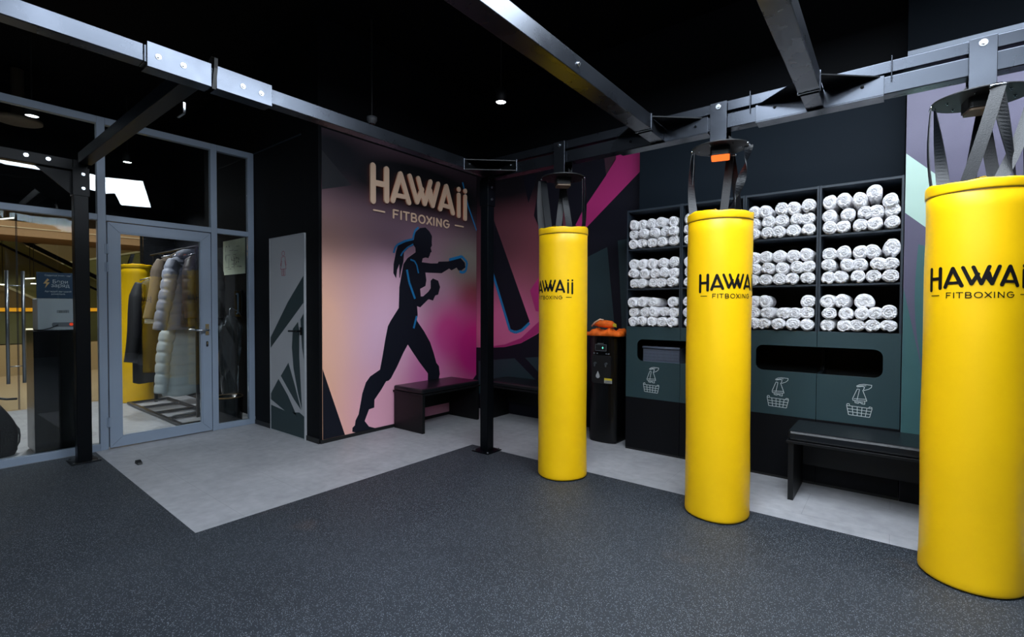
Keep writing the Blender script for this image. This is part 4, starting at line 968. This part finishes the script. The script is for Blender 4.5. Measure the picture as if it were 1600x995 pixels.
# backpack
r = empty('backpack', (-6.35, .42, 0), 'black backpack standing on the lobby floor behind the glass', 'backpack')
pk_m = mat('backpack_fabric', (8, 9, 12), .65, spec=.2, bump=.4, bscale=60)
prof = []
vs = []; NN = 28; K = 12
for k in range(K + 1):
    t = k / K; z = .004 + .50 * t
    wy = .27 * (1 - .0 * t) * (1 - max(0, t - .35) ** 1.7 * 1.05); wx = .15 * (1 - t ** 3 * .5)
    if k == 0: wy *= .93; wx *= .9
    if k == K: wy *= .55; wx *= .5
    for i in range(NN):
        a = 2 * pi * i / NN; cx_ = abs(cos(a)) ** .6 * (1 if cos(a) > 0 else -1); sy_ = abs(sin(a)) ** .7 * (1 if sin(a) > 0 else -1)
        vs.append((wx * cx_ * (1 + .03 * sin(5 * a + 6 * t)), wy * sy_ * (1 + .02 * sin(7 * t + 3 * a)), z))
fs = [(k * NN + i, k * NN + (i + 1) % NN, (k + 1) * NN + (i + 1) % NN, (k + 1) * NN + i) for k in range(K) for i in range(NN)] + [tuple(reversed(range(NN))), tuple(range(K * NN, K * NN + NN))]
MB().add(vs, fs, None, True).build('bag_body', pk_m, r)
MB().box(.142, .165, -.15, .15, .05, .26).build('front_pocket', pk_m, r, bevel=.02)
MB().tube([(0, -.03, .50), (.0, .0, .54), (0, .10, .535), (.0, .20, .505), (0, .27, .50)], .010, 8).build('top_strap', black_matte, r)
MB().tube([(.0, .255, .26), (.02, .275, .22), (.02, .28, .16), (.02, .275, .10), (.0, .26, .06)], .007, 8).build('side_strap', black_matte, r)

# coat rack
rk = mat('rack_black', (20, 21, 23), .4)
r = empty('coat_rack', (-7.3, 2.2, 0), 'black metal coat rack on a ladder shaped floor base', 'coat rack')
base = MB().box(-8.30, -6.28, 1.965, 2.005, .01, .04).box(-8.30, -6.28, 2.42, 2.46, .01, .04)
for x in (-8.30, -7.80, -7.28, -6.80, -6.32): base.box(x, x + .04, 2.006, 2.419, .01, .04)
part('base_frame', base, rk, r, .002)
for x in (-8.0, -6.5): part('upright', MB().box(x - .015, x + .015, 2.205, 2.235, .041, 2.05), rk, r)
part('hanging_rail', MB().tube([(-8.15, 2.22, 2.07), (-6.3, 2.22, 2.07)], .014, 10), rk, r)
part('side_arm', MB().tube([(-7.62, 2.06, 1.81), (-7.62, 2.22, 1.83), (-7.62, 2.22, 2.06)], .009, 8), rk, r)

def coat(name, x, y, ztop, length, wd, dp, m, label, puff=0, hood=False, sl=.62, seed=0, tilt=0.0, arm_out=.05, cuff=None):
    """Garment on a hanger; shoulders along local y, origin at the collar."""
    rnd = random.Random(seed); r = empty(name, (x, y, ztop), label, 'coat', rz=tilt)
    NN = 32; K = 64; vs = []
    for k in range(K + 1):
        t = k / K; z = -.02 - (length - .02) * t
        sh = min(1, t / .10)
        w_ = wd / 2 * (.32 + .68 * sh ** .6) * (.90 + .22 * t); d_ = dp / 2 * (.45 + .55 * min(1, t / .2)) * (1 + .15 * t)
        pf = 1 - puff * .45 * math.exp(-(((t * length / .125 + .5) % 1.0 - .5) / .13) ** 2)
        for i in range(NN):
            a = 2 * pi * i / NN
            wr = 1 + .05 * sin(4 * a + seed + 3 * t) * t + .03 * sin(9 * a - 5 * t + seed)
            vs.append((d_ * cos(a) * pf * wr, w_ * sin(a) * (1 + (pf - 1) * .4) * wr, z + .012 * sin(3 * a + seed) * t))
    fs = [(k * NN + i, k * NN + (i + 1) % NN, (k + 1) * NN + (i + 1) % NN, (k + 1) * NN + i) for k in range(K) for i in range(NN)] + [tuple(reversed(range(NN))), tuple(range(K * NN, K * NN + NN))]
    MB().add(vs, fs, None, True).build('coat_body', m, r)
    for s_ in (-1, 1):
        ao = arm_out if s_ == -1 else arm_out * .35
        pts = []; rad = []; n = 60
        for k in range(n + 1):
            t = k / n
            pts.append((.02 + .05 * t, s_ * (wd / 2 - .075 + ao * (t ** .8) + .012 * sin(5 * t + seed)), -.09 - sl * t))
            pf = 1 - puff * .5 * math.exp(-(((t * sl / .125 + .5) % 1.0 - .5) / .13) ** 2)
            rad.append((.055 + .035 * min(1, t * 6) - .022 * t) * pf)
        MB().tube(pts, rad, 14).build('sleeve', m, r)
        if cuff: MB().tube([(pts[-1][0], pts[-1][1], pts[-1][2] + .01), (pts[-1][0], pts[-1][1], pts[-1][2] - .05)], .05, 12).build('cuff', cuff, r)
    if hood:
        hv = MB().lathe([(.10, -.09), (.125, -.05), (.135, 0), (.125, .045), (.09, .075), (.04, .085), (.005, .086)], n=20, fn=lambda q, z, a: (q * (1 + .12 * sin(3 * a + seed)), z + .02 * cos(a)))
        hv.v = [(v[0] * .8 + .05, v[1] * 1.25, v[2] * .62 - .015) for v in hv.v]; hv.build('hood', m, r)
    else:
        MB().tube([(.03, -.07, -.03), (.06, -.03, .0), (.065, .03, .0), (.03, .07, -.03)], .022, 8).build('collar', m, r)
    MB().tube([(0, -wd / 2 * .72, -.045), (0, 0, .012), (0, wd / 2 * .72, -.045)], .008, 8).tube([(0, 0, .012), (0, 0, .05), (0, .018, .066), (0, .03, .05)], .004, 6).build('hanger', bolt_m, r)
    return r
c_brown = mat('coat_brown', (96, 82, 68), .8, bump=.3, bscale=60); c_grey = mat('coat_greyblue', (128, 132, 146), .55, noise=.08, nscale=8, bump=.2, bscale=30)
c_black = mat('coat_black', (18, 19, 23), .7, bump=.2, bscale=40); c_white = mat('coat_white', (176, 184, 184), .55, noise=.06, nscale=8, bump=.2, bscale=30)
c_dark = mat('coat_darkbrown', (52, 44, 42), .5, bump=.2, bscale=30); c_white2 = mat('fur_white', (210, 208, 200), .9, bump=.6, bscale=120)
ZR = 2.012
coat('coat', -7.62, 2.12, 1.74, 1.36, .46, .16, c_black, 'long black coat hanging low in front of the lobby punching bag', sl=1.0, seed=1, arm_out=.14)
coat('coat', -7.15, 2.22, ZR, .88, .46, .13, c_brown, 'brown coat with white fur cuffs hanging behind the grey puffer', sl=.72, seed=2, cuff=c_white2, arm_out=.15)
coat('coat', -6.85, 2.26, ZR, .93, .50, .17, c_grey, 'grey blue hooded puffer jacket on the coat rack', puff=.30, hood=True, sl=.84, seed=3, arm_out=.15)
coat('coat', -6.60, 2.32, ZR, .88, .42, .15, c_dark, 'dark brown quilted jacket hanging nearest the glass pane', puff=.15, sl=.70, seed=5, arm_out=.02)
coat('coat', -7.00, 2.26, 1.26, 1.0, .46, .16, c_white, 'pale grey long puffer coat hanging below the grey blue jacket', puff=.28, sl=.86, seed=6, arm_out=.15)
# garment cover, plan, intercom, bin
r = empty('garment_bag', (-6.15, 2.44, 1.28), 'clear plastic garment cover hanging by the narrow pane', 'garment cover')
plm = glass('plastic_film', (.86, .9, .92), .12)
vs = []; K = 20; NN = 18
for k in range(K + 1):
    t = k / K
    for i in range(NN):
        a = 2 * pi * i / NN; q = 1 + .16 * sin(5 * a + 6 * t) + .08 * sin(11 * a - 9 * t)
        vs.append((.05 * cos(a) * q * (.5 + .5 * min(1, t * 5)), .13 * sin(a) * q * (.3 + .7 * min(1, t * 6)) * (1 - .35 * t), -.02 - .935 * t))
fs = [(k * NN + i, k * NN + (i + 1) % NN, (k + 1) * NN + (i + 1) % NN, (k + 1) * NN + i) for k in range(K) for i in range(NN)]
MB().add(vs, fs, None, True).build('film', plm, r)
MB().tube([(0, 0, -.02), (0, 0, .05), (0, .02, .07), (0, .10, .02), (0, .15, -.06)], .004, 6).build('hanger', bolt_m, r)
r = empty('evacuation_plan', (-6.76, 2.745, 2.0), 'pale green evacuation plan sheet on the lobby wall', 'poster')
MB().box(-.33, .325, -.006, 0, -.22, .23).build('sheet', mat('plan_sheet', (222, 232, 208), .6, noise=.15, nscale=3), r)
pm = MB(); rr_ = random.Random(9)
for k in range(26):
    x = rr_.uniform(-.27, .2); z = rr_.uniform(-.15, .15)
    if rr_.random() < .5: pm.box(x, x + rr_.uniform(.04, .14), -.0068, -.006, z, z + .004)
    else: pm.box(x, x + .004, -.0068, -.006, z, min(.18, z + rr_.uniform(.03, .12)))
for k in range(8):
    x = rr_.uniform(-.25, .2); z = rr_.uniform(-.15, .15); pm.box(x, x + .014, -.0068, -.006, z, z + .02)
pm.build('plan_drawing', mat('plan_ink', (40, 52, 48), .6), r)
r = empty('intercom', (-6.60, 2.745, 1.40), 'dark wall intercom with a pale curved handset below the plan', 'intercom')
MB().box(-.10, .10, -.03, 0, -.17, .17).build('housing', black_gloss, r, bevel=.01)
MB().tube([(-.02, -.035, .12), (.05, -.05, .125), (.06, -.05, .10), (.06, -.05, -.10), (.05, -.05, -.125), (-.02, -.035, -.13)], .009, 8).build('handset', mat('intercom_blue', (95, 120, 140), .4), r)
r = empty('waste_bin', (-6.10, 2.40, 0), 'round black waste bin behind the narrow pane', 'bin')
MB().lathe([(.13, .002), (.14, .01), (.15, .30), (.152, .31), (.142, .31), (.13, .05)], n=32, capt=False).build('bin_body', black_gloss, r)
MB().lathe([(.151, .302), (.157, .31), (.151, .318), (.143, .31), (.151, .302)], n=32, capb=False, capt=False).build('rim', mat('brass_dark', (110, 85, 55), .35, metal=.8), r)

# ================================================================== MALL beyond the entrance
mfl = mat('mall_floor', (186, 162, 130), .35, noise=.06, nscale=.8)
struct('ground_mall', MB().box(-24, -8.951, -8, 9, -.1, 0), mfl, 'tan stone floor of the mall')
struct('wall_mall', MB().box(-24.2, -24, -8, 9, 0, 6), mat('mall_wall', (105, 82, 48), .7, noise=.3, nscale=.5), 'brown mall wall')
struct('ceiling_mall', MB().box(-24, -9.101, -8, 9, 6, 6.1), mat('mall_ceiling', (120, 100, 70), .8), 'mall ceiling')
struct('wall_mall_side', MB().box(-24, -9.101, 9, 9.2, 0, 6).box(-24, -9.101, -8.2, -8, 0, 6), mat('mall_wall', (105, 82, 48), .7))
struct('slab_mall', MB().box(-15.4, -14.0, -6, 8.9, 2.79, 3.08), mat('mall_fascia', (176, 140, 104), .6, noise=.05, nscale=1), 'beige edge of the upper mall gallery')
struct('trim_3', MB().box(-13.99, -13.98, -6, 8.9, 2.95, 2.965), mat('fascia_line', (235, 215, 180), .5))
# escalators
def escalator(y0, z0, y1, z1, x, label):
    r = empty('escalator', (x, y0, 0), label, 'escalator')
    d = Vector((y1 - y0, z1 - z0)).normalized(); n = Vector((-d.y, d.x))
    def slab(a, b, off, th, x0, x1, m, nm):
        p = Vector((y0, z0)) + n * off; q = Vector((y1, z1)) + n * off
        poly = [tuple(p), tuple(q), tuple(q + n * th), tuple(p + n * th)]
        part(nm, MB().prism(poly, 0, x0, x1), m, r)
    slab(0, 0, -.9, .6, x - 1.1, x, mat('esc_cladding', (120, 96, 48), .4, noise=.2, nscale=.7), 'truss')
    slab(0, 0, -.28, .95, x - .02, x, mat('esc_glass_olive', (112, 108, 62), .25, noise=.25, nscale=.6), 'balustrade')
    slab(0, 0, .70, .09, x - .06, x + .02, black_gloss, 'handrail')
    slab(0, 0, .45, .05, x - .04, x + .01, black_gloss, 'skirting')
    slab(0, 0, -.32, .05, x, x + .02, mat('esc_trim', (200, 190, 150), .3), 'skirt_trim')
    return r
escalator(-4.0, 5.4, 5.2, 0.0, -15.6, 'olive clad mall escalator with black handrails descending beyond the entrance')
escalator(7.0, 3.4, -5.0, .0, -18.2, 'brown mall escalator rising the other way')
o = MB().box(-13.6, -13.55, -6, 8.5, 1.255, 1.325).build('gallery_rail', emis('amber_strip', (255, 170, 40), .9)); tag(o, 'amber glowing rail across the mall gallery', 'rail', kind='thing')
r = empty('mall_barrier', (-13.6, 0, 0), 'low glazed mall barrier under the amber rail', 'barrier')
part('panel', MB().box(-13.6, -13.58, -6, 8.5, .62, 1.25), mat('olive_panel', (84, 84, 52), .3, noise=.3, nscale=.8), r)
part('kerb', MB().box(-13.65, -13.5, -6, 8.5, .0, .60), mat('kerb_beige', (190, 165, 125), .5), r)
o = MB().box(-12.5, -12.4, 1.47, 1.60, .42, .95).build('light_box', emis('lightbox', (255, 238, 205), 1.8)); tag(o, 'small glowing white light box in the mall', 'light box', kind='thing')
for q, (y, z, l, a) in enumerate(((1.47, 1.83, .14, 0), (1.90, 1.985, .16, .12), (1.96, 1.87, .10, 0), (1.53, 3.27, .27, .28))):
    r = empty('mall_lamp', (-15.3, y, z), 'small glowing strip lamp in the mall beyond the entrance, ' + ('at the frame edge', 'upper of the close pair', 'lower of the close pair', 'highest one')[q], 'lamp')
    MB().box(-.02, .02, -l / 2, l / 2, -.012, .012, rot=Matrix.Rotation(a, 3, 'X')).build('glow_strip', emis('mall_strip_%d' % q, (255, 245, 225), 3.0), r)
    MB().box(-.03, .03, -l / 2, l / 2, .013, .03, rot=Matrix.Rotation(a, 3, 'X')).build('housing', black_matte, r)
    MB().cyl((-.0, 0, .03), (0, 0, 5.99 - z), .006, n=6).build('cable', black_matte, r)
ld = bpy.data.lights.new('mall_area', 'AREA'); ld.shape = 'RECTANGLE'; ld.size = 9; ld.size_y = 9; ld.energy = MALL_E * 3; ld.color = (1, .92, .8)
lo = bpy.data.objects.new('mall_area', ld); C.objects.link(lo); lo.location = (-12.0, 1.5, 5.8)
ld = bpy.data.lights.new('mall_area_front', 'AREA'); ld.shape = 'RECTANGLE'; ld.size = .8; ld.size_y = 5; ld.energy = MALL_E; ld.color = (1, .92, .8)
lo = bpy.data.objects.new('mall_area_front', ld); C.objects.link(lo); lo.location = (-9.8, 1.0, 5.0); lo.rotation_euler = (0, radians(50), 0)
# lobby light
ld = bpy.data.lights.new('lobby_spot', 'SPOT'); ld.energy = 260; ld.spot_size = radians(110); ld.spot_blend = .6; ld.shadow_soft_size = .08; ld.color = (.95, .97, 1)
lo = bpy.data.objects.new('lobby_spot', ld); C.objects.link(lo); lo.location = (-6.98, .90, 3.28)
ld = bpy.data.lights.new('lobby_spot_coats', 'SPOT'); ld.energy = 150; ld.spot_size = radians(110); ld.spot_blend = .6; ld.shadow_soft_size = .05; ld.color = (.95, .97, 1)
lo = bpy.data.objects.new('lobby_spot_coats', ld); C.objects.link(lo); lo.location = (-8.17, 1.974, 3.28)
ld = bpy.data.lights.new('corner_spot', 'SPOT'); ld.energy = 35; ld.spot_size = radians(90); ld.spot_blend = .7; ld.shadow_soft_size = .05; ld.color = (.93, .97, 1)
lo = bpy.data.objects.new('corner_spot', ld); C.objects.link(lo); lo.location = (-3.28, 3.97, 3.49)
